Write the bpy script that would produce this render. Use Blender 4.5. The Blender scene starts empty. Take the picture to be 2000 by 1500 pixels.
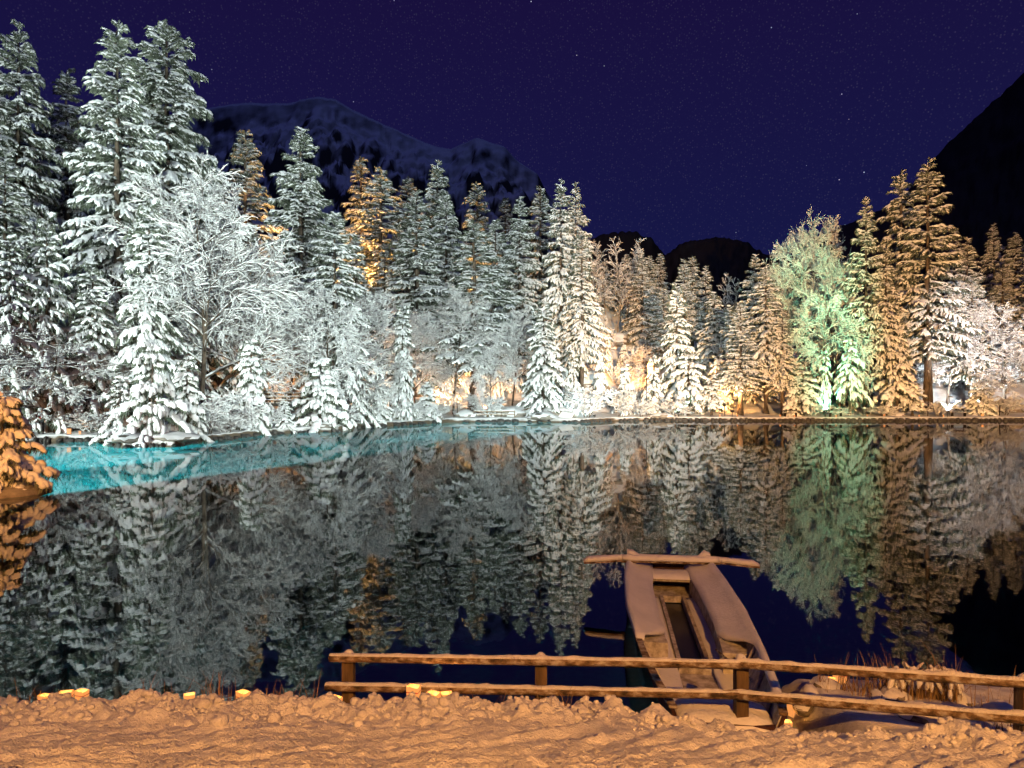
import bpy, math, random
import numpy as np
from mathutils import Vector, Matrix

# ------------------------------------------------------------------ camera, sky, moonlight, exposure
SC = bpy.context.scene
COL = SC.collection
EYE = 3.5            # metres above the lake
FPX = 1300.0         # focal length in pixels of the 2000 px wide photograph
HOR = 762.0

cam_d = bpy.data.cameras.new('camera')
cam_d.sensor_width = 36.0
cam_d.lens = 36.0 * FPX / 2000.0
cam_d.shift_y = (HOR - 750.0) / 2000.0
cam_d.clip_start = 0.1
cam_d.clip_end = 6000
cam = bpy.data.objects.new('camera', cam_d)
cam.location = (0, 0, EYE)
cam.rotation_euler = (math.pi / 2, 0, 0)
COL.objects.link(cam)
SC.camera = cam

SC.view_settings.view_transform = 'Standard'
SC.view_settings.look = 'None'
SC.view_settings.exposure = 0.0
SC.view_settings.gamma = 1.0
SC.view_settings.use_curve_mapping = False

MOON_EL, MOON_AZ = math.radians(38), math.radians(215)
W = bpy.data.worlds.new('World')
SC.world = W
W.use_nodes = True
nt = W.node_tree
nt.nodes.clear()
def N(t, kind, **kw):
    n = t.nodes.new(kind)
    for k, v in kw.items():
        if k.startswith('i_'):
            key = k[2:]
            n.inputs[int(key) if key.isdigit() else key.replace('_', ' ')].default_value = v
        else:
            setattr(n, k, v)
    return n
out = N(nt, 'ShaderNodeOutputWorld')
tc = N(nt, 'ShaderNodeTexCoord')
sky = N(nt, 'ShaderNodeTexSky', sky_type='NISHITA', sun_disc=False)
sky.sun_elevation = math.radians(-6)
sky.sun_rotation = math.radians(60)
bg_sky = N(nt, 'ShaderNodeBackground', i_Strength=0.02)
nt.links.new(sky.outputs[0], bg_sky.inputs[0])
sep = N(nt, 'ShaderNodeSeparateXYZ')
nt.links.new(tc.outputs['Generated'], sep.inputs[0])
ramp = N(nt, 'ShaderNodeValToRGB')
ramp.color_ramp.elements[0].position = 0.0
ramp.color_ramp.elements[0].color = (0.0065, 0.0105, 0.068, 1)
ramp.color_ramp.elements[1].position = 0.55
ramp.color_ramp.elements[1].color = (0.0095, 0.0048, 0.044, 1)
nt.links.new(sep.outputs['Z'], ramp.inputs[0])
# stars: sparse bright ones and a dense faint field
def stars(scale, radius, thin, gain):
    v = N(nt, 'ShaderNodeTexVoronoi', i_Scale=scale)
    nt.links.new(tc.outputs['Generated'], v.inputs['Vector'])
    lt = N(nt, 'ShaderNodeMapRange', i_1=radius, i_2=0.0, i_3=0.0, i_4=1.0)
    nt.links.new(v.outputs['Distance'], lt.inputs[0])
    s = N(nt, 'ShaderNodeSeparateColor')
    nt.links.new(v.outputs['Color'], s.inputs[0])
    pk = N(nt, 'ShaderNodeMapRange', i_1=thin, i_2=1.0, i_3=0.0, i_4=gain)
    nt.links.new(s.outputs[0], pk.inputs[0])
    m = N(nt, 'ShaderNodeMath', operation='MULTIPLY')
    nt.links.new(lt.outputs[0], m.inputs[0]); nt.links.new(pk.outputs[0], m.inputs[1])
    return m, v
s1, v1 = stars(80.0, 0.07, 0.86, 3.0)
s2, v2 = stars(340.0, 0.40, 0.35, 0.045)
sadd = N(nt, 'ShaderNodeMath', operation='ADD')
nt.links.new(s1.outputs[0], sadd.inputs[0]); nt.links.new(s2.outputs[0], sadd.inputs[1])
stint = N(nt, 'ShaderNodeMixRGB', blend_type='MIX', i_0=0.7)
stint.inputs[2].default_value = (0.65, 0.7, 1.0, 1)
nt.links.new(v2.outputs['Color'], stint.inputs[1])
bg_star = N(nt, 'ShaderNodeBackground')
nt.links.new(stint.outputs[0], bg_star.inputs[0]); nt.links.new(sadd.outputs[0], bg_star.inputs[1])
bg_n = N(nt, 'ShaderNodeBackground', i_Strength=1.0)
nt.links.new(ramp.outputs[0], bg_n.inputs[0])
a1 = N(nt, 'ShaderNodeAddShader'); a2 = N(nt, 'ShaderNodeAddShader')
nt.links.new(bg_n.outputs[0], a1.inputs[0]); nt.links.new(bg_star.outputs[0], a1.inputs[1])
nt.links.new(a1.outputs[0], a2.inputs[0]); nt.links.new(bg_sky.outputs[0], a2.inputs[1])
nt.links.new(a2.outputs[0], out.inputs[0])

moon_d = bpy.data.lights.new('moonlight', 'SUN')
moon_d.energy = 0.12
moon_d.angle = math.radians(0.5)
moon_d.color = (0.22, 0.42, 1.0)
moon = bpy.data.objects.new('moonlight', moon_d)
moon.rotation_euler = (math.pi / 2 - MOON_EL, 0, math.radians(28))
COL.objects.link(moon)

SC.cycles.use_denoising = True
SC.cycles.max_bounces = 6
SC.cycles.diffuse_bounces = 2
SC.cycles.glossy_bounces = 3
SC.cycles.transmission_bounces = 4
SC.cycles.caustics_reflective = False
SC.cycles.caustics_refractive = False
SC.cycles.sample_clamp_indirect = 4.0
SC.cycles.use_light_tree = True

# lamp settings, tuned here: name -> (colour, watts)
SODIUM = (1.0, 0.40, 0.10)
LAMP = {
    'path':    ((1.0, 0.41, 0.085), 10500),
    'west':    ((0.86, 1.0, 0.92), 200000),
    'centre':  ((0.86, 1.0, 0.93), 230000),
    'sodium':  ((1.0, 0.53, 0.20), 640000),
    'slope':   ((1.0, 0.48, 0.14), 105000),
    'gold':    ((1.0, 0.40, 0.09), 13000),
    'green':   ((0.16, 1.0, 0.55), 15000),
    'white':   ((0.86, 0.95, 1.0), 22000),
    'peach':   ((1.0, 0.52, 0.24), 9000),
    'bush':    ((0.72, 1.0, 1.0), 5200),
    'mint':    ((0.60, 1.0, 0.78), 3200),
    'cyan':    ((0.65, 1.0, 1.0), 9000),
    'lake':    ((0.45, 0.95, 1.0), 5200),
}

# ------------------------------------------------------------------ helpers
def P(px, py, d):
    return Vector(((px - 1000.0) / FPX * d, d, EYE + (HOR - py) / FPX * d))

def tag(o, label=None, cat=None, group=None, kind=None):
    if label: o['label'] = label
    if cat: o['category'] = cat
    if group: o['group'] = group
    if kind: o['kind'] = kind
    return o

def empty(name, loc, rz=0.0):
    o = bpy.data.objects.new(name, None)
    o.empty_display_size = 0.2
    o.location = loc
    o.rotation_euler = (0, 0, rz)
    COL.objects.link(o)
    return o

def link(name, me, parent=None):
    o = bpy.data.objects.new(name, me)
    COL.objects.link(o)
    if parent is not None: o.parent = parent
    return o

def mesh_np(name, V, F, mat, smooth=False, FQ=None):
    """V (n,3); F (m,3) triangles; FQ (k,4) quads."""
    me = bpy.data.meshes.new(name)
    V = np.asarray(V, dtype=np.float32)
    F = np.zeros((0, 3), np.int32) if F is None else np.asarray(F, dtype=np.int32)
    Q = np.zeros((0, 4), np.int32) if FQ is None else np.asarray(FQ, dtype=np.int32)
    me.vertices.add(len(V)); me.vertices.foreach_set('co', V.ravel())
    nl = F.size + Q.size
    me.loops.add(nl)
    me.loops.foreach_set('vertex_index', np.concatenate([F.ravel(), Q.ravel()]))
    npoly = len(F) + len(Q)
    me.polygons.add(npoly)
    st = np.concatenate([np.arange(len(F)) * 3, F.size + np.arange(len(Q)) * 4]).astype(np.int32)
    me.polygons.foreach_set('loop_start', st)
    if smooth: me.polygons.foreach_set('use_smooth', np.ones(npoly, dtype=bool))
    me.update(calc_edges=True)
    me.validate()
    if mat is not None: me.materials.append(mat)
    return me

class MB:
    """collects verts and faces"""
    def __init__(s): s.V = []; s.F = []
    def add(s, vs, fs):
        b = len(s.V); s.V += [tuple(v) for v in vs]; s.F += [tuple(i + b for i in f) for f in fs]
    def box(s, c, sz, rot=None, taper=1.0):
        x, y, z = sz[0] / 2, sz[1] / 2, sz[2] / 2
        vs = [Vector((sx * x * (taper if sz_ > 0 else 1), sy * y * (taper if sz_ > 0 else 1), sz_ * z)) for sz_ in (-1, 1) for sy in (-1, 1) for sx in (-1, 1)]
        if rot is not None: vs = [rot @ v for v in vs]
        c = Vector(c)
        s.add([v + c for v in vs], [(0, 2, 3, 1), (4, 5, 7, 6), (0, 1, 5, 4), (2, 6, 7, 3), (0, 4, 6, 2), (1, 3, 7, 5)])
    def tube(s, pts, rad, n=8, cap=True, rng=None, jit=0.0, flat=1.0):
        pts = [Vector(p) for p in pts]
        rad = rad if hasattr(rad, '__len__') else [rad] * len(pts)
        b = len(s.V); up0 = Vector((0, 0, 1))
        for i, p in enumerate(pts):
            d = (pts[min(i + 1, len(pts) - 1)] - pts[max(i - 1, 0)]).normalized()
            u = d.cross(up0)
            if u.length < 1e-3: u = d.cross(Vector((0, 1, 0)))
            u.normalize(); v = u.cross(d)
            for k in range(n):
                a = 2 * math.pi * k / n
                r = rad[i] * (1 + (rng.uniform(-jit, jit) if rng else 0))
                s.V.append(tuple(p + u * (r * math.cos(a)) + v * (r * flat * math.sin(a))))
        for i in range(len(pts) - 1):
            for k in range(n):
                a, c2 = b + i * n + k, b + i * n + (k + 1) % n
                s.F.append((a, c2, c2 + n, a + n))
        if cap:
            s.F.append(tuple(b + k for k in reversed(range(n))))
            s.F.append(tuple(b + (len(pts) - 1) * n + k for k in range(n)))
    def mesh(s, name, mat, smooth=False):
        me = bpy.data.meshes.new(name); me.from_pydata(s.V, [], s.F); me.update()
        if smooth: me.polygons.foreach_set('use_smooth', [True] * len(me.polygons))
        if mat: me.materials.append(mat)
        return me
    def build(s, name, mat, parent=None, smooth=False):
        return link(name, s.mesh(name, mat, smooth), parent)

_rs = np.random.RandomState(7)
_perm = np.concatenate([_rs.permutation(512)] * 3)
_grad = _rs.uniform(-1, 1, (512, 3)); _grad /= np.linalg.norm(_grad, axis=1)[:, None]
def perlin(x, y, z=0.0):
    x, y, z = np.broadcast_arrays(np.asarray(x, float), np.asarray(y, float), np.asarray(z, float))
    xi, yi, zi = np.floor(x).astype(int), np.floor(y).astype(int), np.floor(z).astype(int)
    xf, yf, zf = x - xi, y - yi, z - zi
    f = lambda t: t * t * t * (t * (t * 6 - 15) + 10)
    u, v, w = f(xf), f(yf), f(zf)
    def g(i, j, k):
        h = _perm[_perm[_perm[(xi + i) & 511] + ((yi + j) & 511)] + ((zi + k) & 511)] & 511
        G = _grad[h]
        return G[..., 0] * (xf - i) + G[..., 1] * (yf - j) + G[..., 2] * (zf - k)
    L = lambda a, b, t: a + t * (b - a)
    return L(L(L(g(0, 0, 0), g(1, 0, 0), u), L(g(0, 1, 0), g(1, 1, 0), u), v),
             L(L(g(0, 0, 1), g(1, 0, 1), u), L(g(0, 1, 1), g(1, 1, 1), u), v), w) * 1.6
def fbm(x, y, z=0.0, o=4, bill=False):
    r = 0; a = 1.0; t = 0
    for i in range(o):
        n = perlin(x * 2 ** i + 13.7 * i, y * 2 ** i + 5.1 * i, z * 2 ** i)
        r = r + a * (np.abs(n) * 2 - 0.6 if bill else n); t += a; a *= 0.5
    return r / t
def sstep(a, b, x):
    t = np.clip((np.asarray(x, float) - a) / (b - a), 0, 1); return t * t * (3 - 2 * t)

# ------------------------------------------------------------------ materials
def mat_new(name):
    m = bpy.data.materials.new(name); m.use_nodes = True
    t = m.node_tree; t.nodes.clear()
    o = N(t, 'ShaderNodeOutputMaterial'); b = N(t, 'ShaderNodeBsdfPrincipled')
    t.links.new(b.outputs[0], o.inputs[0])
    return m, t, b
def mat_noise(name, c1, c2, scale=4.0, rough=0.8, bump=0.0, bscale=None, detail=4.0, spec=0.3, c3=None, stretch=None):
    m, t, b = mat_new(name)
    co = N(t, 'ShaderNodeTexCoord'); src = co.outputs['Object']
    if stretch:
        mp = N(t, 'ShaderNodeMapping'); mp.inputs['Scale'].default_value = stretch
        t.links.new(src, mp.inputs[0]); src = mp.outputs[0]
    n = N(t, 'ShaderNodeTexNoise', i_Scale=scale, i_Detail=detail, i_Roughness=0.6)
    t.links.new(src, n.inputs['Vector'])
    r = N(t, 'ShaderNodeValToRGB')
    e = r.color_ramp.elements
    e[0].position = 0.35; e[0].color = (*c1, 1); e[1].position = 0.65; e[1].color = (*c2, 1)
    if c3:
        e2 = r.color_ramp.elements.new(0.5); e2.color = (*c3, 1)
    t.links.new(n.outputs[0], r.inputs[0]); t.links.new(r.outputs[0], b.inputs['Base Color'])
    b.inputs['Roughness'].default_value = rough
    b.inputs['Specular IOR Level'].default_value = spec
    if bump:
        n2 = N(t, 'ShaderNodeTexNoise', i_Scale=bscale or scale * 4, i_Detail=5.0)
        t.links.new(src, n2.inputs['Vector'])
        bp = N(t, 'ShaderNodeBump', i_Strength=bump, i_Distance=0.03)
        t.links.new(n2.outputs[0], bp.inputs['Height']); t.links.new(bp.outputs[0], b.inputs['Normal'])
    return m
def mat_emit(name, col, strength):
    m = bpy.data.materials.new(name); m.use_nodes = True
    t = m.node_tree; t.nodes.clear()
    o = N(t, 'ShaderNodeOutputMaterial'); e = N(t, 'ShaderNodeEmission', i_Strength=strength)
    e.inputs[0].default_value = (*col, 1); t.links.new(e.outputs[0], o.inputs[0])
    return m

M = {}
M['snow_tree'] = mat_noise('snow_on_branches', (0.74, 0.76, 0.78), (0.84, 0.85, 0.86), 3.0, 0.7, spec=0.2)
M['snow'] = mat_noise('snow', (0.72, 0.74, 0.76), (0.83, 0.84, 0.85), 2.5, 0.65, 0.5, 22.0, spec=0.25)
M['snow_rough'] = mat_noise('trodden_snow', (0.68, 0.68, 0.68), (0.86, 0.86, 0.86), 9.0, 0.6, 0.7, 70.0, detail=6.0, spec=0.35)
M['needle'] = mat_noise('needles', (0.045, 0.060, 0.040), (0.16, 0.18, 0.14), 2.2, 0.7, spec=0.2)
M['needle_frost'] = mat_noise('frosted_needles', (0.06, 0.07, 0.05), (0.20, 0.21, 0.17), 1.6, 0.75, spec=0.2)
M['bark'] = mat_noise('bark', (0.045, 0.033, 0.024), (0.13, 0.10, 0.075), 9.0, 0.9, 0.6, 30.0, stretch=(1, 1, 0.2))
M['bark_pale'] = mat_noise('pale_bark', (0.10, 0.08, 0.06), (0.24, 0.20, 0.16), 9.0, 0.9, 0.4, 30.0, stretch=(1, 1, 0.2))
M['rock'] = mat_noise('rock', (0.10, 0.09, 0.08), (0.30, 0.27, 0.23), 1.8, 0.9, 0.8, 7.0)
M['stone_wet'] = mat_noise('wet_stone', (0.018, 0.017, 0.016), (0.07, 0.065, 0.06), 3.0, 0.5, 0.6, 14.0)
M['wood'] = mat_noise('weathered_wood', (0.05, 0.035, 0.02), (0.50, 0.47, 0.42), 16.0, 0.8, 0.8, 60.0, c3=(0.22, 0.15, 0.085), stretch=(0.5, 1, 1))
M['wood_v'] = mat_noise('weathered_post_wood', (0.06, 0.04, 0.022), (0.22, 0.15, 0.08), 7.0, 0.8, 0.6, 60.0, stretch=(1, 1, 0.15))
M['wood_dark'] = mat_noise('dark_wood', (0.012, 0.010, 0.008), (0.045, 0.032, 0.022), 8.0, 0.8, 0.3, 40.0)
M['hull'] = mat_noise('tarred_hull', (0.030, 0.012, 0.009), (0.075, 0.030, 0.022), 5.0, 0.55, 0.3, 40.0)
M['metal'] = mat_noise('dark_metal', (0.02, 0.02, 0.02), (0.05, 0.05, 0.05), 8.0, 0.45, 0.1)
M['frosty'] = mat_noise('frosted_boards', (0.26, 0.23, 0.19), (0.62, 0.60, 0.56), 9.0, 0.7, 0.5, 60.0)
M['grass'] = mat_noise('dry_grass', (0.20, 0.12, 0.05), (0.42, 0.30, 0.15), 6.0, 0.8)
M['paper'] = None
M['red_cloth'] = mat_noise('red_cloth', (0.16, 0.012, 0.012), (0.26, 0.02, 0.02), 8.0, 0.9)
M['black_cloth'] = mat_noise('black_cloth', (0.01, 0.01, 0.012), (0.025, 0.025, 0.03), 8.0, 0.9)
M['skin'] = mat_noise('skin', (0.42, 0.26, 0.19), (0.5, 0.32, 0.24), 8.0, 0.6)
M['glow'] = mat_emit('candle_paper', (1.0, 0.50, 0.16), 3.2)
M['flame'] = mat_emit('candle_flame', (1.0, 0.72, 0.36), 30.0)
M['flame_far'] = mat_emit('far_candle_flame', (1.0, 0.70, 0.36), 9.0)
M['lens'] = mat_emit('floodlight_glass', (1.0, 0.95, 0.85), 6.0)

def slope_mat(name, low, high, lo, hi, nscale, rough=0.9, mixn=0.25, c3=None):
    """snow where the ground is flat enough, rock or wood where it is steep"""
    m, t, b = mat_new(name)
    g = N(t, 'ShaderNodeNewGeometry'); s = N(t, 'ShaderNodeSeparateXYZ')
    t.links.new(g.outputs['Normal'], s.inputs[0])
    co = N(t, 'ShaderNodeTexCoord')
    n = N(t, 'ShaderNodeTexNoise', i_Scale=nscale, i_Detail=8.0, i_Roughness=0.65)
    t.links.new(co.outputs['Object'], n.inputs['Vector'])
    ad = N(t, 'ShaderNodeMath', operation='MULTIPLY_ADD'); ad.inputs[1].default_value = mixn; 
    t.links.new(n.outputs[0], ad.inputs[0]); t.links.new(s.outputs['Z'], ad.inputs[2])
    mr = N(t, 'ShaderNodeMapRange', i_1=lo + mixn * 0.5, i_2=hi + mixn * 0.5)
    t.links.new(ad.outputs[0], mr.inputs[0])
    mx = N(t, 'ShaderNodeMixRGB'); mx.inputs[1].default_value = (*low, 1); mx.inputs[2].default_value = (*high, 1)
    t.links.new(mr.outputs[0], mx.inputs[0])
    t.links.new(mx.outputs[0], b.inputs['Base Color'])
    b.inputs['Roughness'].default_value = rough; b.inputs['Specular IOR Level'].default_value = 0.15
    bp = N(t, 'ShaderNodeBump', i_Strength=0.6, i_Distance=0.15)
    t.links.new(n.outputs[0], bp.inputs['Height']); t.links.new(bp.outputs[0], b.inputs['Normal'])
    return m
M['terrain'] = slope_mat('snowy_ground', (0.11, 0.085, 0.06), (0.76, 0.77, 0.78), 0.62, 0.78, 0.9, mixn=0.3)
M['alp'] = slope_mat('alpine_snow_and_rock', (0.035, 0.035, 0.04), (0.78, 0.80, 0.84), 0.48, 0.76, 0.02, mixn=0.30)
M['hill'] = slope_mat('dark_wooded_hill', (0.012, 0.011, 0.010), (0.05, 0.045, 0.045), 0.55, 0.95, 0.05, mixn=0.5)

def water_mat():
    m = bpy.data.materials.new('lake_water'); m.use_nodes = True
    t = m.node_tree; t.nodes.clear()
    o = N(t, 'ShaderNodeOutputMaterial')
    co = N(t, 'ShaderNodeTexCoord')
    mp = N(t, 'ShaderNodeMapping'); mp.inputs['Scale'].default_value = (1.0, 0.55, 1.0)
    t.links.new(co.outputs['Object'], mp.inputs[0])
    n1 = N(t, 'ShaderNodeTexNoise', i_Scale=2.6, i_Detail=3.0, i_Roughness=0.55)
    n2 = N(t, 'ShaderNodeTexNoise', i_Scale=0.35, i_Detail=2.0)
    t.links.new(mp.outputs[0], n1.inputs['Vector']); t.links.new(mp.outputs[0], n2.inputs['Vector'])
    ad = N(t, 'ShaderNodeMath', operation='MULTIPLY_ADD'); ad.inputs[1].default_value = 3.0
    t.links.new(n2.outputs[0], ad.inputs[0]); t.links.new(n1.outputs[0], ad.inputs[2])
    bp = N(t, 'ShaderNodeBump', i_Strength=0.05, i_Distance=0.02)
    t.links.new(ad.outputs[0], bp.inputs['Height'])
    fr = N(t, 'ShaderNodeFresnel', i_IOR=2.5)
    gl = N(t, 'ShaderNodeBsdfGlossy', i_Roughness=0.012)
    gl.inputs['Color'].default_value = (1, 1, 1, 1)
    rf = N(t, 'ShaderNodeBsdfRefraction', i_IOR=1.333, i_Roughness=0.12)
    rf.inputs['Color'].default_value = (0.045, 0.60, 0.68, 1)
    for x in (fr, gl, rf): t.links.new(bp.outputs[0], x.inputs['Normal'])
    mx = N(t, 'ShaderNodeMixShader')
    t.links.new(fr.outputs[0], mx.inputs[0]); t.links.new(rf.outputs[0], mx.inputs[1]); t.links.new(gl.outputs[0], mx.inputs[2])
    t.links.new(mx.outputs[0], o.inputs[0])
    return m
M['water'] = water_mat()
M['bed'] = mat_noise('pale_lake_bed', (0.48, 0.56, 0.53), (0.60, 0.66, 0.62), 0.12, 0.9)

# ------------------------------------------------------------------ terrain around the lake
SH_PX = [-1400, -800, -300, 0, 80, 190, 215, 240, 340, 400, 470, 540, 600, 665, 690, 800, 880, 1000, 1150, 1200, 1300, 1700, 2000, 2400, 3000, 3600]
SH_D = [24, 30, 38, 44, 45.5, 45, 41.3, 40, 41, 45, 49, 53, 55, 56.5, 62, 67, 72, 73, 72, 75, 76, 75, 76, 70, 58, 48]
def shore(px): return np.interp(px, SH_PX, SH_D)
SLP_PX = [-1400, 0, 200, 420, 700, 900, 1100, 1250, 1400, 1600, 1850, 2000, 2400, 3600]
SLP = [0.30, 0.26, 0.20, 0.22, 0.34, 0.46, 0.52, 0.44, 0.30, 0.25, 0.34, 0.50, 0.50, 0.45]
def bank_h(px, t):
    s = np.interp(px, SLP_PX, SLP)
    tt = np.clip(t, 0, None)
    edge = 0.42 * sstep(0.0, 0.5, tt)
    rise = np.interp(tt, [0, 3.5, 6, 12, 45, 90, 130], [0, 0.25, 0.9, 4.2, 36, 46, 36])
    rise = np.where(tt < 3.5, 0.25 * tt / 3.5, rise)
    return edge + rise * s * 1.05
def gz(x, y):
    px = 1000 + FPX * np.asarray(x, float) / np.asarray(y, float)
    t = np.asarray(y, float) - shore(px)
    z = bank_h(px, t)
    z = z + sstep(4, 16, t) * (1.6 * fbm(x / 14, y / 14, 3.3, 3) + 0.5 * fbm(x / 3.5, y / 3.5, 1.1, 3)) + sstep(0.5, 3, t) * 0.18 * fbm(x / 2.2, y / 2.2, 0.4, 3)
    return np.where(t < 0, -0.4, z)
upx = np.concatenate([np.linspace(-1400, -200, 60), np.linspace(-190, 2190, 520), np.linspace(2200, 3600, 60)])
tt = np.concatenate([[-0.4, -0.02], np.linspace(0.05, 2, 14), np.linspace(2.2, 30, 95), np.linspace(31, 130, 60)])
PX, TT = np.meshgrid(upx, tt, indexing='ij')
wob = 0.5 * fbm(PX / 60.0, 0.3, 0.0, 3)
YY = shore(PX) + TT + wob * np.clip(1 - TT / 6, 0, 1); XX = (PX - 1000) / FPX * YY
ZZ = bank_h(PX, TT) + sstep(4, 16, TT) * (1.6 * fbm(XX / 14, YY / 14, 3.3, 3) + 0.5 * fbm(XX / 3.5, YY / 3.5, 1.1, 3)) + sstep(0.5, 3, TT) * 0.18 * fbm(XX / 2.2, YY / 2.2, 0.4, 3)
ZZ += sstep(0.0, 0.5, TT) * 0.10 * fbm(XX / 0.9, YY / 0.9, 0, 2)
ZZ = np.where(TT < 0, -0.35 + TT * 0.4, ZZ)
ni, nj = PX.shape
def grid_quads(ni, nj):
    i, j = np.meshgrid(np.arange(ni - 1), np.arange(nj - 1), indexing='ij')
    a = (i * nj + j).ravel()
    return np.stack([a, a + nj, a + nj + 1, a + 1], 1)
o = link('terrain', mesh_np('terrain', np.stack([XX, YY, ZZ], -1).reshape(-1, 3), None, M['terrain'], True, grid_quads(ni, nj)))
tag(o, 'snow covered far bank rising into wooded slopes round the lake', 'terrain', kind='structure')

# ------------------------------------------------------------------ lake: water sheet and bed
wx, wy = np.meshgrid(np.linspace(-90, 90, 37), np.linspace(4.9, 80, 31), indexing='ij')
o = link('lake_water', mesh_np('lake_water', np.stack([wx, wy, np.zeros_like(wx)], -1).reshape(-1, 3), None, M['water'], False, grid_quads(37, 31)))
tag(o, 'still dark lake water mirroring the floodlit trees, turquoise at left', 'lake', kind='structure')
bx_, by_ = np.meshgrid(np.linspace(-95, 95, 96), np.linspace(-30, 82, 80), indexing='ij')
bpx = 1000 + FPX * bx_ / np.clip(by_, 8, None)
t_ = shore(bpx) - by_
dep = 0.35 + 3.4 * (1 - np.exp(-np.clip(t_, 0, 90) / 26.0)) + 0.25 * fbm(bx_ / 6, by_ / 6, 0, 3)
dep = np.where(by_ < 9, np.maximum(0.5, dep), dep)
o = link('lake_bed', mesh_np('lake_bed', np.stack([bx_, by_, -dep], -1).reshape(-1, 3), None, M['bed'], True, grid_quads(96, 80)))
tag(o, 'pale lake bed showing turquoise under the lit water', 'lake bed', kind='structure')

# ------------------------------------------------------------------ mountains and far hills
def ridge(name, label, prof, d0, d1, d2, mat, amp, seed, nx=260, nd=60, crest=0.0, cs=6.0):
    px = np.linspace(prof[0][0], prof[-1][0], nx)
    yt = np.interp(px, [p[0] for p in prof], [p[1] for p in prof])
    s = np.linspace(0, 1.35, nd)
    PXg, S = np.meshgrid(px, s, indexing='ij')
    D = np.where(S <= 1, d0 + (d1 - d0) * S, d1 + (d2 - d1) * (S - 1) / 0.35)
    X = (PXg - 1000) / FPX * D
    top = EYE + (HOR - yt)[:, None] / FPX * d1
    h = top * np.where(S <= 1, 0.15 * S + 0.85 * S ** 1.5, 1 - ((S - 1) / 0.35) ** 1.3 * 0.8)
    k = amp * np.sin(np.clip(S, 0, 1) * math.pi) ** 0.7
    h = h + k * fbm(X / (d1 * 0.16), D / (d1 * 0.16), seed, 5) + 0.7 * k * fbm(X / (d1 * 0.03), D / (d1 * 0.06), seed + 3, 4, True)
    h = h + 0.22 * k * fbm(X / (d1 * 0.012), D / (d1 * 0.02), seed + 6, 3, True)
    if crest: h = h + crest * (np.abs(fbm(X / cs, D / cs, seed, 2)) * sstep(0.1, 0.5, S))
    h = np.where(S == 0, -6, h)
    o = link(name, mesh_np(name, np.stack([X, D, h], -1).reshape(-1, 3), None, mat, True, grid_quads(nx, nd)))
    tag(o, label, 'mountain' if 'mountain' in name else 'hill', kind='structure')
ridge('mountain', 'snowy mountain ridge with dark cliffs under the night sky',
      [(-1500, 330), (-600, 200), (0, 240), (300, 235), (430, 205), (480, 198), (560, 200), (620, 186), (655, 192), (690, 212), (760, 245), (850, 285), (880, 290), (930, 268), (985, 285), (1010, 312), (1050, 338), (1066, 372), (1120, 430), (1200, 520), (1350, 640), (1500, 745)],
      420, 1000, 1500, M['alp'], 55, 2.0, 640, 150)
ridge('mountain_side', 'black wooded mountainside at the right edge',
      [(1180, 560), (1300, 520), (1450, 500), (1560, 500), (1640, 445), (1700, 420), (1750, 395), (1800, 345), (1840, 292), (1900, 235), (1960, 182), (2000, 140), (2100, 60), (2400, -60), (3000, 40), (3600, 200)],
      190, 480, 800, M['hill'], 10, 5.0, 420, 70, 3.5, 7.0)
ridge('wooded_hill', 'dark wooded knoll behind the trees at the valley gap',
      [(900, 600), (1100, 500), (1180, 455), (1240, 452), (1275, 470), (1300, 497), (1340, 470), (1400, 461), (1450, 470), (1500, 500), (1560, 540), (1700, 640), (1800, 720)],
      170, 300, 420, M['hill'], 4, 8.0, 300, 50, 3.0, 4.0)

# ------------------------------------------------------------------ near bank
LP_Y = [-40, 0, 2.0, 3.5, 4.2, 5.0, 5.6, 5.9, 6.3, 6.9, 7.6, 12]
LP_Z = [2.1, 1.98, 1.86, 1.5, 1.21, 0.985, 0.86, 0.66, 0.36, -0.12, -0.5, -1.5]
RP_Y = [-40, 0, 2.0, 3.5, 4.2, 4.7, 5.1, 5.6, 6.2, 7.0, 7.7, 8.3, 9, 12]
RP_Z = [2.1, 1.98, 1.86, 1.5, 1.21, 1.04, 0.78, 0.62, 0.52, 0.36, 0.14, -0.25, -0.6, -1.5]
BOAT_BOW = Vector((1.93, 5.95, 0)); BOAT_STERN = Vector((2.70, 11.5, 0))
def near_base(x, y):
    k = sstep(0.7, 2.4, x)
    zl = np.interp(y, LP_Y, LP_Z); zr = np.interp(y, RP_Y, RP_Z)
    z = zl * (1 - k) + zr * k
    # slot where the boat lies against the bank
    ax = BOAT_BOW.x + (y - BOAT_BOW.y) * (BOAT_STERN.x - BOAT_BOW.x) / (BOAT_STERN.y - BOAT_BOW.y)
    inb = sstep(1.15, 0.8, np.abs(x - ax)) * sstep(5.35, 5.75, y)
    return z * (1 - inb) + np.minimum(z, -0.12) * inb
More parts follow.
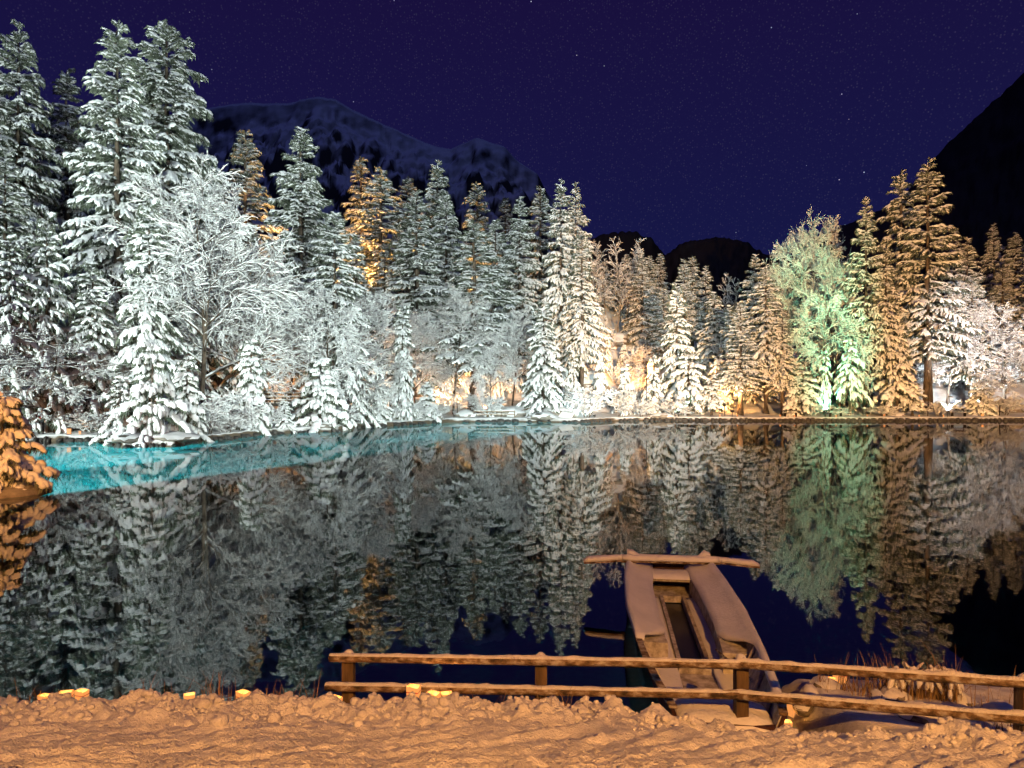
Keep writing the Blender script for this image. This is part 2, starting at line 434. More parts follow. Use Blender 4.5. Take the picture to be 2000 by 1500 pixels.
def near_z(x, y):
    z = near_base(x, y)
    yr = np.interp(x, [-6, 1.0, 2.2, 3.2, 4.5], [5.55, 5.5, 4.95, 4.45, 4.1])
    rough = np.exp(-((y - yr) / 0.55) ** 2)
    far = sstep(0.1, 0.8, y - yr)
    lump = np.abs(perlin(x / 0.33, y / 0.33, 0.2)) ; lump2 = np.abs(perlin(x / 0.15, y / 0.15, 4.2)); lump3 = np.abs(perlin(x / 0.06, y / 0.06, 7.7))
    z = z + rough * (0.17 * lump + 0.10 * lump2 + 0.045 * lump3 + 0.05 * perlin(x / 0.9, y / 0.9, 3.0) - 0.05)
    # trodden path: shallow diagonal furrows
    q = x * 0.83 + y * 0.55; r = -x * 0.55 + y * 0.83
    z = z + (1 - rough) * (1 - far) * (0.05 * perlin(q / 0.65, r / 0.11, 1.0) + 0.03 * np.abs(perlin(x / 0.08, y / 0.08, 2.0)) + 0.02 * np.abs(perlin(x / 0.035, y / 0.035, 6.0)) + 0.03 * perlin(x / 0.5, y / 0.5, 8.0))
    z = z + far * (0.06 * np.abs(perlin(x / 0.6, y / 0.6, 5.0)) + 0.012 * perlin(x / 0.1, y / 0.1, 2.0))
    return z
gx = np.concatenate([np.linspace(-45, -6, 40), np.linspace(-5.9, 5.9, 560), np.linspace(6, 45, 40)])
gy = np.concatenate([np.linspace(-30, 2.6, 40), np.linspace(2.65, 8.4, 290), np.linspace(8.5, 11, 12)])
GX, GY = np.meshgrid(gx, gy, indexing='ij')
o = link('snow_bank', mesh_np('snow_bank', np.stack([GX, GY, near_z(GX, GY)], -1).reshape(-1, 3), None, M['snow_rough'], True, grid_quads(len(gx), len(gy))))
tag(o, 'trodden orange lit snow of the near bank in the foreground', 'snow bank', kind='structure')

# ------------------------------------------------------------------ conifers
def clump_mesh(C, rs, nst=4, nr=4, blunt=0.6):
    """C: rows p(3) d(3) length width height. Snow pillows lying along each twig."""
    n = len(C)
    p, d, L, w, h = C[:, :3], C[:, 3:6], C[:, 6], C[:, 7], C[:, 8]
    side = np.cross(d, [0, 0, 1.0]); side /= (np.linalg.norm(side, axis=1)[:, None] + 1e-9)
    up = np.cross(side, d)
    xs = np.linspace(0, 1, nst)
    wid = np.interp(xs, [0, 0.25, 0.7, 1], [0.45, 0.85, 1.0, blunt])
    V = np.zeros((n, nst, nr, 3))
    for i, x in enumerate(xs):
        jl = rs.uniform(0.8, 1.25, n)
        for k in range(nr):
            a = -0.65 + (math.pi + 1.3) * k / (nr - 1)
            yy = math.cos(a) * w * wid[i] * jl
            zz = (math.sin(a) * 1.0 + 0.15) * h * wid[i] * jl * rs.uniform(0.85, 1.15, n)
            V[:, i, k] = p + d * (L * x)[:, None] + side * yy[:, None] + up * zz[:, None] - np.array([0, 0, 1.0]) * (0.18 * L * x * x)[:, None]
    tip = p + d * (L * 1.12)[:, None] - np.array([0, 0, 1.0]) * (0.25 * L)[:, None]
    V = np.concatenate([V.reshape(n, nst * nr, 3), tip[:, None]], 1)
    f = []
    for i in range(nst - 1):
        for k in range(nr - 1):
            a = i * nr + k
            f += [(a, a + nr, a + nr + 1), (a, a + nr + 1, a + 1)]
    for k in range(nr - 1): f.append(((nst - 1) * nr + k, nst * nr, (nst - 1) * nr + k + 1))
    f = np.array(f)
    F = (f[None] + (np.arange(n) * (nst * nr + 1))[:, None, None]).reshape(-1, 3)
    return V.reshape(-1, 3), F

def needle_mesh(C, rs, teeth=4):
    """ragged hanging sprays under each twig"""
    n = len(C)
    p, d, L, w, h = C[:, :3], C[:, 3:6], C[:, 6], C[:, 7], C[:, 8]
    side = np.cross(d, [0, 0, 1.0]); side /= (np.linalg.norm(side, axis=1)[:, None] + 1e-9)
    V = []; F = []; b = 0
    for sgn in (-1, 1):
        for k in range(teeth):
            x0, x1 = k / teeth, (k + 1.25) / teeth
            base0 = p + d * (L * x0)[:, None] + np.array([0, 0, 0.02])
            base1 = p + d * (L * x1)[:, None] + np.array([0, 0, 0.02])
            ext = rs.uniform(0.8, 1.7, n) * w * 1.25
            dn = rs.uniform(0.5, 1.5, n) * (w * 0.9 + h * 0.9)
            tp = p + d * (L * (x1 + rs.uniform(0.0, 0.25, n)))[:, None] + side * (sgn * ext)[:, None] - np.array([0, 0, 1.0]) * (dn + 0.15 * L * x1 * x1)[:, None]
            V.append(np.stack([base0, base1, tp], 1)); F.append(np.arange(n * 3).reshape(n, 3) + b); b += n * 3
    return np.concatenate([v.reshape(-1, 3) for v in V]), np.concatenate(F)

def trunk_mesh(H, r, rs, n=8, top=1.0):
    zs = np.linspace(0, H * top, 9)
    off = np.cumsum(rs.uniform(-0.004, 0.004, (9, 2)) * H, 0); off -= off[0]
    b = MB(); b.tube([(off[i, 0] * 0.4, off[i, 1] * 0.4, z) for i, z in enumerate(zs)], [r * (1.25 if i == 0 else 1) * (1 - 0.93 * z / (H * top)) + 0.015 for i, z in enumerate(zs)], n)
    return b

CONE = {}
def conifer(key, seed, H, R, dz, nb, bare=0.06, a_top=0.55, a_bot=-0.25, sag=0.55, cw=0.15, ch=0.13, step=0.42, bald=0.15, pw=0.85, nst=3, nr=4, teeth=3, needle='needle', tw_len=0.9, lean=0.0):
    rs = np.random.RandomState(seed); rows = []; dark = []
    z = H * bare
    bulge = rs.uniform(0, 10)
    while z < H * 0.992:
        t = (z - H * bare) / (H * (1 - bare))
        prof = 1.12 * R * max(0.0, (1 - t)) ** pw * min(1.0, 0.75 + 2.2 * t) + 0.05
        n_here = max(4, int(nb * (0.65 + 0.5 * (1 - t))))
        ph = rs.uniform(0, 6.28)
        for k in range(n_here):
            az = ph + 2 * math.pi * k / n_here + rs.uniform(-0.25, 0.25)
            L = prof * rs.uniform(0.62, 1.22) * (1 + 0.16 * math.sin(az * 2 + bulge + t * 7))
            if rs.rand() < 0.06: L *= 0.5
            dirh = np.array([math.cos(az), math.sin(az), 0.0]); sd = np.array([-dirh[1], dirh[0], 0.0])
            a = a_bot + (a_top - a_bot) * t ** 1.6 + 0.7 * max(0.0, t - 0.85) / 0.15 + rs.uniform(-0.08, 0.08)
            sg = sag * (1 - 0.75 * t) * rs.uniform(0.7, 1.3)
            zb = z + rs.uniform(-0.85, 0.85) * dz
            pos = lambda s: np.array([0, 0, zb]) + dirh * (L * s) + np.array([0, 0, L * (a * s - sg * s * s + 0.12 * s ** 3)])
            ns = max(2, int(L / step))
            patch = rs.rand()
            for i in range(ns):
                s0 = 0.12 + 0.88 * i / ns; s1 = 0.12 + 0.88 * (i + 1) / ns
                p0, p1 = pos(s0), pos(s1)
                dd = p1 - p0; ll = np.linalg.norm(dd); dd /= ll
                wv = cw * rs.uniform(0.75, 1.3) * (0.55 + 0.7 * min(1, L / 2.0))
                hv = ch * rs.uniform(0.7, 1.4)
                row = [*p0, *dd, ll * 1.15, wv, hv]
                dark.append(row)
                if rs.rand() > bald: rows.append(row)
                for sgn in (-1, 1):
                    ln = min(tw_len, 0.22 + 0.42 * L * (1 - s0) * rs.uniform(0.7, 1.2) + 0.12)
                    an = rs.uniform(0.35, 0.95)
                    dv = dirh * math.cos(an) + sd * (sgn * math.sin(an)) + np.array([0, 0, a - 2 * sg * s0 - rs.uniform(0.15, 0.6)])
                    dv /= np.linalg.norm(dv)
                    row = [*(p0 + (p1 - p0) * rs.rand()), *dv, ln, wv * 0.85, hv * 0.9]
                    dark.append(row)
                    if rs.rand() > bald + 0.12 * (patch > 0.7): rows.append(row)
        z += dz * rs.uniform(0.8, 1.2) * (1.0 if t < 0.75 else 0.7)
    # leader
    row = [0, 0, H * 0.975, 0.02, 0, 1, H * 0.03, cw * 0.45, ch * 0.5]; rows.append(row); dark.append(row)
    C = np.array(rows); Dk = np.array(dark)
    if lean:
        C[:, 0] += lean * (C[:, 2] / H) ** 2 * H; Dk[:, 0] += lean * (Dk[:, 2] / H) ** 2 * H
    Vs, Fs = clump_mesh(C, rs, nst, nr)
    Vn, Fn = needle_mesh(Dk, rs, teeth)
    CONE[key] = dict(H=H, R=R, trunk=trunk_mesh(H, 0.011 * H + 0.03, rs).mesh('trunk', M['bark'], True),
                     crown=mesh_np('crown', Vn, Fn, M[needle], False), snow=mesh_np('snow', Vs, Fs, M['snow_tree'], True))

# tall spruces, drooping plumes
conifer('T0', 1, 30, 4.6, 0.78, 8, 0.04, sag=0.78, step=0.34, cw=0.115, ch=0.125, bald=0.06, pw=0.72, tw_len=0.75)
conifer('T1', 2, 30, 4.2, 0.76, 8, 0.06, sag=0.62, step=0.34, a_bot=-0.1, cw=0.115, ch=0.12, bald=0.06, pw=0.82, tw_len=0.75)
conifer('T2', 3, 30, 4.4, 0.74, 7, 0.05, sag=0.95, step=0.34, cw=0.12, ch=0.13, pw=0.62, bald=0.06, tw_len=0.8)
# sparser trees with a bare lower stem
conifer('P0', 4, 26, 3.0, 0.66, 6, 0.24, sag=0.45, step=0.34, a_top=0.7, a_bot=0.0, bald=0.08, cw=0.105, ch=0.11, tw_len=0.7)
conifer('P1', 5, 26, 2.7, 0.66, 7, 0.28, sag=0.60, step=0.34, a_top=0.6, bald=0.08, cw=0.11, ch=0.12, pw=0.8, tw_len=0.7)
# frosted background trees
conifer('B0', 6, 22, 3.0, 0.70, 6, 0.08, sag=0.45, step=0.46, a_top=0.6, a_bot=0.0, bald=0.10, needle='needle_frost', cw=0.13, ch=0.12)
conifer('B1', 7, 22, 2.7, 0.66, 6, 0.10, sag=0.55, step=0.46, bald=0.10, needle='needle_frost', cw=0.13, ch=0.12)
# middling trees on the shore
conifer('M0', 8, 12, 2.0, 0.50, 7, 0.05, sag=0.70, step=0.30, cw=0.125, ch=0.13, tw_len=0.5, bald=0.05)
conifer('M1', 9, 12, 1.8, 0.50, 7, 0.14, sag=0.90, step=0.30, cw=0.13, ch=0.14, tw_len=0.48, pw=0.7, bald=0.05)
conifer('N0', 10, 9, 0.95, 0.34, 7, 0.06, sag=1.0, a_bot=-0.5, step=0.24, cw=0.10, ch=0.12, tw_len=0.36, pw=0.65, bald=0.05)
# small trees buried in fat pillows of snow
conifer('S0', 11, 5, 1.35, 0.42, 6, 0.03, sag=0.70, a_bot=-0.15, step=0.34, cw=0.16, ch=0.18, tw_len=0.42, bald=0.05, nst=4, nr=6, teeth=3)
conifer('S1', 12, 5, 1.15, 0.38, 6, 0.04, sag=0.90, a_bot=-0.3, step=0.28, cw=0.125, ch=0.14, tw_len=0.38, bald=0.07, nst=4, nr=6, teeth=3)
conifer('S2', 13, 4, 1.10, 0.34, 7, 0.14, sag=0.70, a_bot=-0.1, step=0.28, cw=0.12, ch=0.16, tw_len=0.34, bald=0.10, nst=5, nr=7, teeth=4)
conifer('Y0', 14, 5, 1.0, 0.38, 5, 0.38, sag=0.8, a_bot=-0.3, step=0.26, cw=0.13, ch=0.14, tw_len=0.4, bald=0.08, nst=4, nr=5)

def tree_at(px, ytop, d, rpx, key, label, group=None, name='spruce_tree', rz=None, base=None):
    x = (px - 1000) / FPX * d
    zg = float(gz(x, d)) if base is None else base
    top = EYE + (HOR - ytop) / FPX * d
    K = CONE[key]
    sz = max(0.15, (top - zg) / K['H']); sr = rpx / FPX * d / K['R'] * (1.22 if key[0] in 'TPB' else 1.08)
    o = empty(name, (x, d, zg - 0.12), rz if rz is not None else (px * 0.37 + d * 1.3) % 6.28)
    o.scale = (sr, sr, sz)
    tag(o, label, 'tree', group)
    for part in ('trunk', 'crown', 'snow'):
        c = bpy.data.objects.new(part, K[part]); COL.objects.link(c); c.parent = o
    return o

# ------------------------------------------------------------------ bare broadleaf trees under snow
BARE = {}
def bare_tree(key, seed, H, spread, trunk=0.30, limbs=9, sub=(6, 6, 4), droop=0.25, multi=1, r0=0.16, up=0.75, snow=0.034, bark='bark', bias=(0, 0), twig=0.012):
    rs = np.random.RandomState(seed); segs = []
    def unit(v): return v / (np.linalg.norm(v) + 1e-9)
    def branch(p, d, L, r, lev):
        n = 5 if lev <= 1 else (4 if lev == 2 else 3)
        kids = sub[lev - 1] if lev - 1 < len(sub) else 0
        pts = [p]; dd = d
        for i in range(n):
            dd = unit(dd + rs.normal(0, 0.10, 3) + np.array([bias[0] * 0.05, bias[1] * 0.05, -droop * (0.25 if lev == 1 else 0.45) * (i + 1) / n * 0.5]))
            q = pts[-1] + dd * (L / n)
            segs.append([*pts[-1], *q, max(twig, r * (1 - 0.75 * i / n)), max(twig, r * (1 - 0.75 * (i + 1) / n)), lev])
            pts.append(q)
        if kids:
            for k in range(kids):
                s = 0.22 + 0.78 * (k + rs.rand()) / kids
                i = min(n - 1, int(s * n)); f = s * n - i
                b = pts[i] + (pts[i + 1] - pts[i]) * f
                ax = unit(pts[i + 1] - pts[i])
                sd = unit(np.cross(ax, rs.normal(0, 1, 3)))
                an = rs.uniform(0.45, 0.85)
                branch(b, unit(ax * math.cos(an) + sd * math.sin(an) + np.array([0, 0, 0.06])), L * rs.uniform(0.38, 0.58), r * 0.5, lev + 1)
    for m in range(multi):
        ph = rs.uniform(0, 6.28)
        base = np.array([math.cos(ph), math.sin(ph), 0]) * (0.0 if multi == 1 else rs.uniform(0.1, 0.4))
        d = unit(np.array([math.cos(ph) * 0.25 * (multi > 1), math.sin(ph) * 0.25 * (multi > 1), 1.0]) + np.array([bias[0], bias[1], 0]) * 0.12)
        nT = 8; pts = [base]; Ht = H * 0.92
        for i in range(nT):
            d = unit(d + rs.normal(0, 0.05, 3) * np.array([1, 1, 0.2]))
            q = pts[-1] + d * (Ht / nT)
            segs.append([*pts[-1], *q, r0 * (1 - 0.88 * i / nT), r0 * (1 - 0.88 * (i + 1) / nT), 0]); pts.append(q)
        for k in range(limbs):
            s = trunk + (0.99 - trunk) * (k + rs.rand() * 0.8) / limbs
            i = min(nT - 1, int(s * nT)); f = s * nT - i
            b = pts[i] + (pts[i + 1] - pts[i]) * f
            az = k * 2.4 + rs.uniform(-0.4, 0.4)
            u = up * rs.uniform(0.7, 1.3) + 0.5 * (s - trunk)
            dv = unit(np.array([math.cos(az) + bias[0] * 0.5, math.sin(az) + bias[1] * 0.5, u]))
            Lb = spread * rs.uniform(0.8, 1.2) * (1.0 - 0.55 * max(0, (s - trunk) / (1 - trunk)) ** 1.5)
            branch(b, dv, Lb, r0 * 0.42 * (1.1 - 0.6 * s), 1)
    S = np.array(segs)
    def tubes(S, n, rad0, rad1, lift, flat):
        p0, p1 = S[:, :3], S[:, 3:6]; d = p1 - p0; d /= np.linalg.norm(d, axis=1)[:, None] + 1e-9
        ref = np.where(np.abs(d[:, 2:3]) > 0.95, np.array([[1.0, 0, 0]]), np.array([[0, 0, 1.0]]))
        u = np.cross(d, ref); u /= np.linalg.norm(u, axis=1)[:, None] + 1e-9; v = np.cross(u, d)
        lf = np.array([0, 0, 1.0]) * lift[:, None]
        V = np.zeros((len(S), 2 * n, 3))
        for k in range(n):
            a = 2 * math.pi * k / n + 0.5
            V[:, k] = p0 + lf + u * (rad0 * math.cos(a))[:, None] + v * (rad0 * flat * math.sin(a))[:, None]
            V[:, n + k] = p1 + lf + u * (rad1 * math.cos(a))[:, None] + v * (rad1 * flat * math.sin(a))[:, None]
        q = np.array([[k, (k + 1) % n, n + (k + 1) % n, n + k] for k in range(n)])
        return V.reshape(-1, 3), (q[None] + (np.arange(len(S)) * 2 * n)[:, None, None]).reshape(-1, 4)
    tr = S[S[:, 8] == 0]; br = S[S[:, 8] > 0]
    Vt, Qt = tubes(tr, 7, tr[:, 6], tr[:, 7], np.zeros(len(tr)), 1)
    Vb, Qb = tubes(br, 3, br[:, 6], br[:, 7], np.zeros(len(br)), 1)
    hz = np.linalg.norm(br[:, 3:5] - br[:, 0:2], axis=1) / (np.linalg.norm(br[:, 3:6] - br[:, 0:3], axis=1) + 1e-9)
    sn = br[hz > 0.25]; hz = hz[hz > 0.25]
    ra = np.minimum(0.11, sn[:, 6] * 0.8 + snow * (0.5 + 0.7 * hz)) * rs.uniform(0.7, 1.3, len(sn)); rb = ra * rs.uniform(0.7, 1.0, len(sn))
    Vs, Qs = tubes(sn, 3, ra, rb, sn[:, 6] + ra * 0.55, 1.0)
    BARE[key] = dict(H=H, R=spread, trunk=mesh_np('trunk', Vt, None, M[bark], True, Qt), branches=mesh_np('branches', Vb, None, M[bark], False, Qb), snow=mesh_np('snow', Vs, None, M['snow_tree'], False, Qs))

bare_tree('D0', 21, 17, 6.5, 0.18, 17, (9, 7, 5), 0.45, r0=0.22, up=0.7, snow=0.017)
bare_tree('D1', 22, 15, 5.5, 0.22, 15, (8, 7, 5), 0.30, r0=0.20, up=0.9, snow=0.021)
bare_tree('D2', 23, 12, 5.0, 0.25, 14, (8, 7, 5), 0.75, r0=0.18, up=0.45, snow=0.021)
bare_tree('F0', 24, 20, 3.4, 0.25, 18, (5, 4), 0.0, r0=0.16, up=1.5, snow=0.025, bark='bark_pale', twig=0.02)
bare_tree('F1', 25, 20, 3.0, 0.30, 16, (5, 4), 0.0, r0=0.14, up=1.7, snow=0.025, bark='bark_pale', twig=0.02)
bare_tree('H0', 26, 3.0, 1.5, 0.08, 8, (5, 4), 0.25, multi=4, r0=0.04, up=1.1, snow=0.034, twig=0.010)
bare_tree('H1', 27, 2.4, 1.6, 0.06, 8, (5, 4), 0.6, multi=4, r0=0.04, up=0.8, snow=0.038, twig=0.010)

def bare_at(px, ytop, d, rpx, key, label, group=None, name='bare_tree', cat='tree', rz=None):
    x = (px - 1000) / FPX * d
    zg = float(gz(x, d)); K = BARE[key]
    top = EYE + (HOR - ytop) / FPX * d
    sz = max(0.1, (top - zg) / (K['H'] * 1.06)); sr = rpx / FPX * d / (K['R'] * 0.95)
    o = empty(name, (x, d, zg - 0.1), rz if rz is not None else (px * 0.53 + d * 0.7) % 6.28)
    o.scale = (sr, sr, sz)
    tag(o, label, cat, group)
    for part in ('trunk', 'branches', 'snow'):
        c = bpy.data.objects.new('stems' if part == 'trunk' and cat == 'shrub' else part, K[part]); COL.objects.link(c); c.parent = o
    return o

# ------------------------------------------------------------------ the wood round the lake
T = [  # px, y of the top, distance, half width px, kind, label
 (-70, 120, 60, 120, 'T2', 'tall snowy spruce cut by the left edge of the picture'),
 (38, 55, 63, 105, 'T0', 'tall snow-laden spruce nearest the left edge, top against the stars'),
 (132, 138, 74, 85, 'T1', 'spruce with a low dark top between two taller spruces at left'),
 (232, 60, 57, 128, 'T0', 'tallest pointed spruce at left, left one of the twin tops'),
 (328, 50, 66, 125, 'T2', 'tall blunt-topped spruce, right one of the twin tops at left'),
 (10, 300, 55, 95, 'T1', 'snowy spruce below the tall spruce at the left edge'),
 (92, 425, 49, 62, 'M0', 'mid-height spruce with heavy tiers low at far left'),
 (20, 470, 47, 60, 'M1', 'low drooping spruce half cut by the left edge above the orange tree'),
 (292, 400, 50, 75, 'M0', 'snow-covered spruce in front of the twin tall spruces'),
 (180, 520, 51, 62, 'M1', 'drooping spruce between the left edge and the snow-covered peninsula'),
 (418, 330, 80, 62, 'B1', 'dim spruce tucked behind the big white bare tree'),
 (478, 258, 100, 72, 'B0', 'golden-lit spruce standing alone just right of the tall white spruces'),
 (590, 252, 70, 92, 'T1', 'tall white pointed spruce between two golden spruces'),
 (655, 415, 64, 72, 'T2', 'shorter white spruce in front of the tall pointed white spruce'),
 (705, 307, 112, 48, 'B1', 'left one of the pair of golden spruces below the mountain'),
 (744, 328, 100, 64, 'B0', 'right one of the pair of golden spruces below the mountain'),
 (797, 345, 106, 44, 'B1', 'pale gold spruce top behind the white spruces at centre'),
 (855, 321, 92, 62, 'T0', 'highest white spruce of the centre group'),
 (812, 378, 82, 82, 'T1', 'broad white spruce at the left of the centre group'),
 (872, 378, 86, 58, 'T0', 'white spruce in front of the highest centre spruce'),
 (932, 358, 110, 48, 'B0', 'small golden spruce above the centre white trees'),
 (987, 385, 118, 34, 'B1', 'dim small brown spruce right of the small golden one'),
 (925, 432, 79, 80, 'P0', 'open white spruce with drooping tiers above the lit rocks'),
 (968, 430, 90, 50, 'T2', 'white spruce half hidden behind the open tiered spruce'),
 (1016, 386, 88, 56, 'T1', 'rounded white spruce at the right of the centre group'),
 (1056, 364, 98, 46, 'B0', 'brown-topped spruce between two white spruces at centre right'),
 (1096, 358, 86, 52, 'T0', 'slim tall white spruce at centre right'),
 (1124, 362, 94, 46, 'T1', 'gold-tipped spruce at the right end of the centre group'),
 (1136, 452, 83, 40, 'P1', 'narrow white spruce at the foot of the gold-tipped one'),
 (1062, 596, 76.5, 42, 'M1', 'white spruce with a bare stem over the orange lit rocks'),
 (1255, 502, 104, 34, 'B1', 'pale small spruce right of the orange bare trees'),
 (1296, 560, 100, 34, 'B0', 'pale spruce low on the orange lit slope'),
 (1336, 505, 106, 30, 'P0', 'left one of the twin pale spruces in the valley gap'),
 (1352, 500, 109, 30, 'P1', 'right one of the twin pale spruces in the valley gap'),
 (1378, 518, 106, 27, 'B0', 'thin pale spruce beside the twin spruces in the gap'),
 (1322, 560, 82, 44, 'M0', 'snowy spruce with orange right side above the white shrub'),
 (1395, 575, 96, 34, 'M1', 'pinkish snow-laden spruce behind the orange trees'),
 (1425, 600, 90, 34, 'M0', 'pinkish spruce beside the orange lit trees'),
 (1475, 498, 88, 46, 'T1', 'pale pointed spruce at the left of the orange trees'),
 (1496, 515, 81, 38, 'P1', 'orange spruce with bare dark stem near the first bench'),
 (1446, 590, 79.5, 40, 'P0', 'shorter orange spruce left of the first bench'),
 (1528, 600, 79.4, 28, 'P1', 'orange spruce with thin bare stem right of the first bench'),
 (1640, 520, 88, 45, 'B0', 'greenish spruce behind the green floodlight'),
 (1692, 383, 80.5, 40, 'P0', 'tall orange-tipped spruce right of the green lit tree'),
 (1760, 333, 88, 50, 'P1', 'tall spruce standing just left of the tallest on the right'),
 (1812, 312, 83, 62, 'P0', 'tallest spruce of the right shore with a thick pale stem'),
 (1730, 480, 79.5, 36, 'P1', 'dense orange brown spruce in front of the right tall spruces'),
 (1864, 445, 104, 34, 'B1', 'dim brown spruce behind the tallest right spruce'),
 (1890, 462, 92, 36, 'B0', 'brown-topped spruce right of the tallest right spruce'),
 (1898, 540, 83, 38, 'P1', 'white lit spruce above the blinding white floodlight'),
 (1940, 440, 108, 34, 'T1', 'pale spruce near the right edge before the black mountain'),
 (1985, 456, 102, 40, 'T0', 'orange-tinged spruce cut by the right edge'),
 (2040, 420, 96, 50, 'T1', 'snowy spruce just beyond the right edge'),
 (1958, 520, 98, 38, 'B0', 'short spruce between the two near the right edge'),
 # small trees on the shore
 (297, 670, 42.3, 50, 'S0', 'fat snow-pillowed little spruce on the peninsula'),
 (240, 738, 43, 40, 'S1', 'small spruce left of the snow-pillowed one on the peninsula'),
 (365, 703, 44.5, 38, 'S1', 'slim small spruce right of the snow-pillowed one on the peninsula'),
 (490, 672, 52, 40, 'S1', 'narrow snowy spruce at the left end of the footbridge'),
 (626, 700, 57.2, 46, 'S0', 'cone-shaped snowy spruce at the right end of the footbridge'),
 (556, 783, 54.6, 20, 'S1', 'little orange lit snow-covered tree under the footbridge'),
 (497, 825, 51.5, 13, 'S2', 'tiny snow-covered sapling at the water left of the footbridge'),
 (786, 600, 68.5, 24, 'N0', 'narrow column-like white spruce by the water'),
 (741, 755, 66, 22, 'S1', 'low snowy spruce left of the column-like one'),
 (833, 748, 71, 24, 'S2', 'low snow cone right of the column-like spruce'),
 (1120, 690, 78, 20, 'S1', 'small pale spruce on the snowy rock left of the white shrub'),
 (1187, 640, 90, 9, 'N0', 'thin lone sapling on the orange slope'),
 (1172, 692, 82, 14, 'S2', 'snow-capped sapling beside the large boulder'),
 (1222, 715, 80, 20, 'S2', 'snowy low tree above the right white shrub'),
 (1276, 700, 80, 20, 'S1', 'white snow cone left of the orange lit trees'),
 (1568, 722, 78.0, 30, 'Y0', 'drooping orange sapling group on bare stems near the first bench'),
 (1612, 694, 77.8, 12, 'Y0', 'thin sapling in front of the green floodlight'),
 (1660, 662, 77.9, 26, 'Y0', 'leaning orange sapling between the two middle benches'),
 (1548, 745, 77.9, 18, 'S1', 'small orange conifer right behind the first bench'),
 (1752, 690, 78.2, 34, 'Y0', 'broad orange sapling left of the tallest right spruce'),
 (1782, 752, 77.6, 24, 'Y0', 'low orange sapling on thin stems beside the bright white snow'),
 (1390, 740, 78.2, 26, 'Y0', 'low orange sapling at the left end of the stone edging'),
 (1345, 690, 79, 34, 'Y0', 'greenish sapling on bare stem behind the stone edging'),
 (1915, 735, 79.5, 26, 'S1', 'brownish small spruce in front of the white floodlight'),
 (1400, 700, 84, 26, 'S2', 'pale snow cone behind the orange trees'),
 (1185, 640, 88, 12, 'N0', 'slim sapling beside the thin lone one on the slope'),
]
for (px, yt, d, r, k, lab) in T[:-1]:
    tree_at(px, yt, d, r, k, lab)

D_ = [
 (392, 352, 54, 150, 'D0', 'big white fan-shaped bare tree between the tall spruces and golden spruce'),
 (100, 640, 47.5, 150, 'D2', 'low spreading snowy tree over the bank at far left'),
 (480, 470, 60, 110, 'D0', 'white bare tree with long right-reaching boughs below the golden spruce'),
 (560, 560, 64, 90, 'D1', 'dim bare tree behind the footbridge'),
 (640, 560, 61, 90, 'D2', 'white bare tree over the cone-shaped spruce'),
 (716, 560, 68, 85, 'D1', 'snowy bare tree left of the column-like spruce'),
 (715, 715, 64, 60, 'D2', 'small umbrella-shaped bare tree on the shore right of the footbridge'),
 (812, 600, 76, 60, 'D1', 'snowy bare tree at the left of the centre slope'),
 (885, 560, 77, 70, 'D0', 'dense white bare tree above the lit rocks'),
 (958, 640, 76, 42, 'D2', 'drooping bare tree in front of the open tiered spruce'),
 (1000, 610, 80, 55, 'D1', 'white bare tree at the middle of the picture'),
 (893, 752, 74.2, 35, 'D2', 'little bare tree by the low shore fence'),
 (1160, 448, 104, 34, 'F0', 'leftmost of the orange bare trees on the slope'),
 (1182, 442, 108, 32, 'F1', 'second of the orange bare trees on the slope from the left'),
 (1205, 440, 105, 34, 'F0', 'middle one of the orange bare trees on the slope'),
 (1222, 446, 110, 30, 'F1', 'fourth of the orange bare trees on the slope from the left'),
 (1236, 462, 106, 26, 'F0', 'rightmost of the orange bare trees on the slope'),
 (1410, 505, 104, 26, 'F1', 'thin pale bare tree in the valley gap'),
 (1436, 522, 100, 28, 'F0', 'brownish bare tree left of the pale pointed spruce'),
 (1507, 478, 92, 30, 'F0', 'thin pink bare tree behind the orange spruces'),
 (1558, 455, 90, 72, 'D1', 'rounded pink white bare tree left of the green light'),
 (1606, 428, 93, 72, 'D0', 'tall rounded white bare tree above the green light'),
 (1606, 560, 80.4, 62, 'D2', 'bare tree lit bright green on the right shore'),
 (1640, 500, 85, 60, 'D1', 'green tinted bare tree beside the tall orange-tipped spruce'),
 (1848, 560, 84.5, 60, 'D1', 'bare tree lit white behind the tallest right spruce'),
 (1962, 590, 81, 95, 'D2', 'white bare tree with spreading boughs at the right edge'),
 (1925, 640, 86, 60, 'D1', 'small white lit bare tree by the right floodlight'),
 (210, 640, 52, 80, 'D1', 'bare tree filling the shade behind the peninsula'),
 (20, 560, 52, 100, 'D1', 'pale bare tree before the cyan glow at the left edge'),
]
for i, (px, yt, d, r, k, lab) in enumerate(D_):
    bare_at(px, yt, d, r, k, lab)

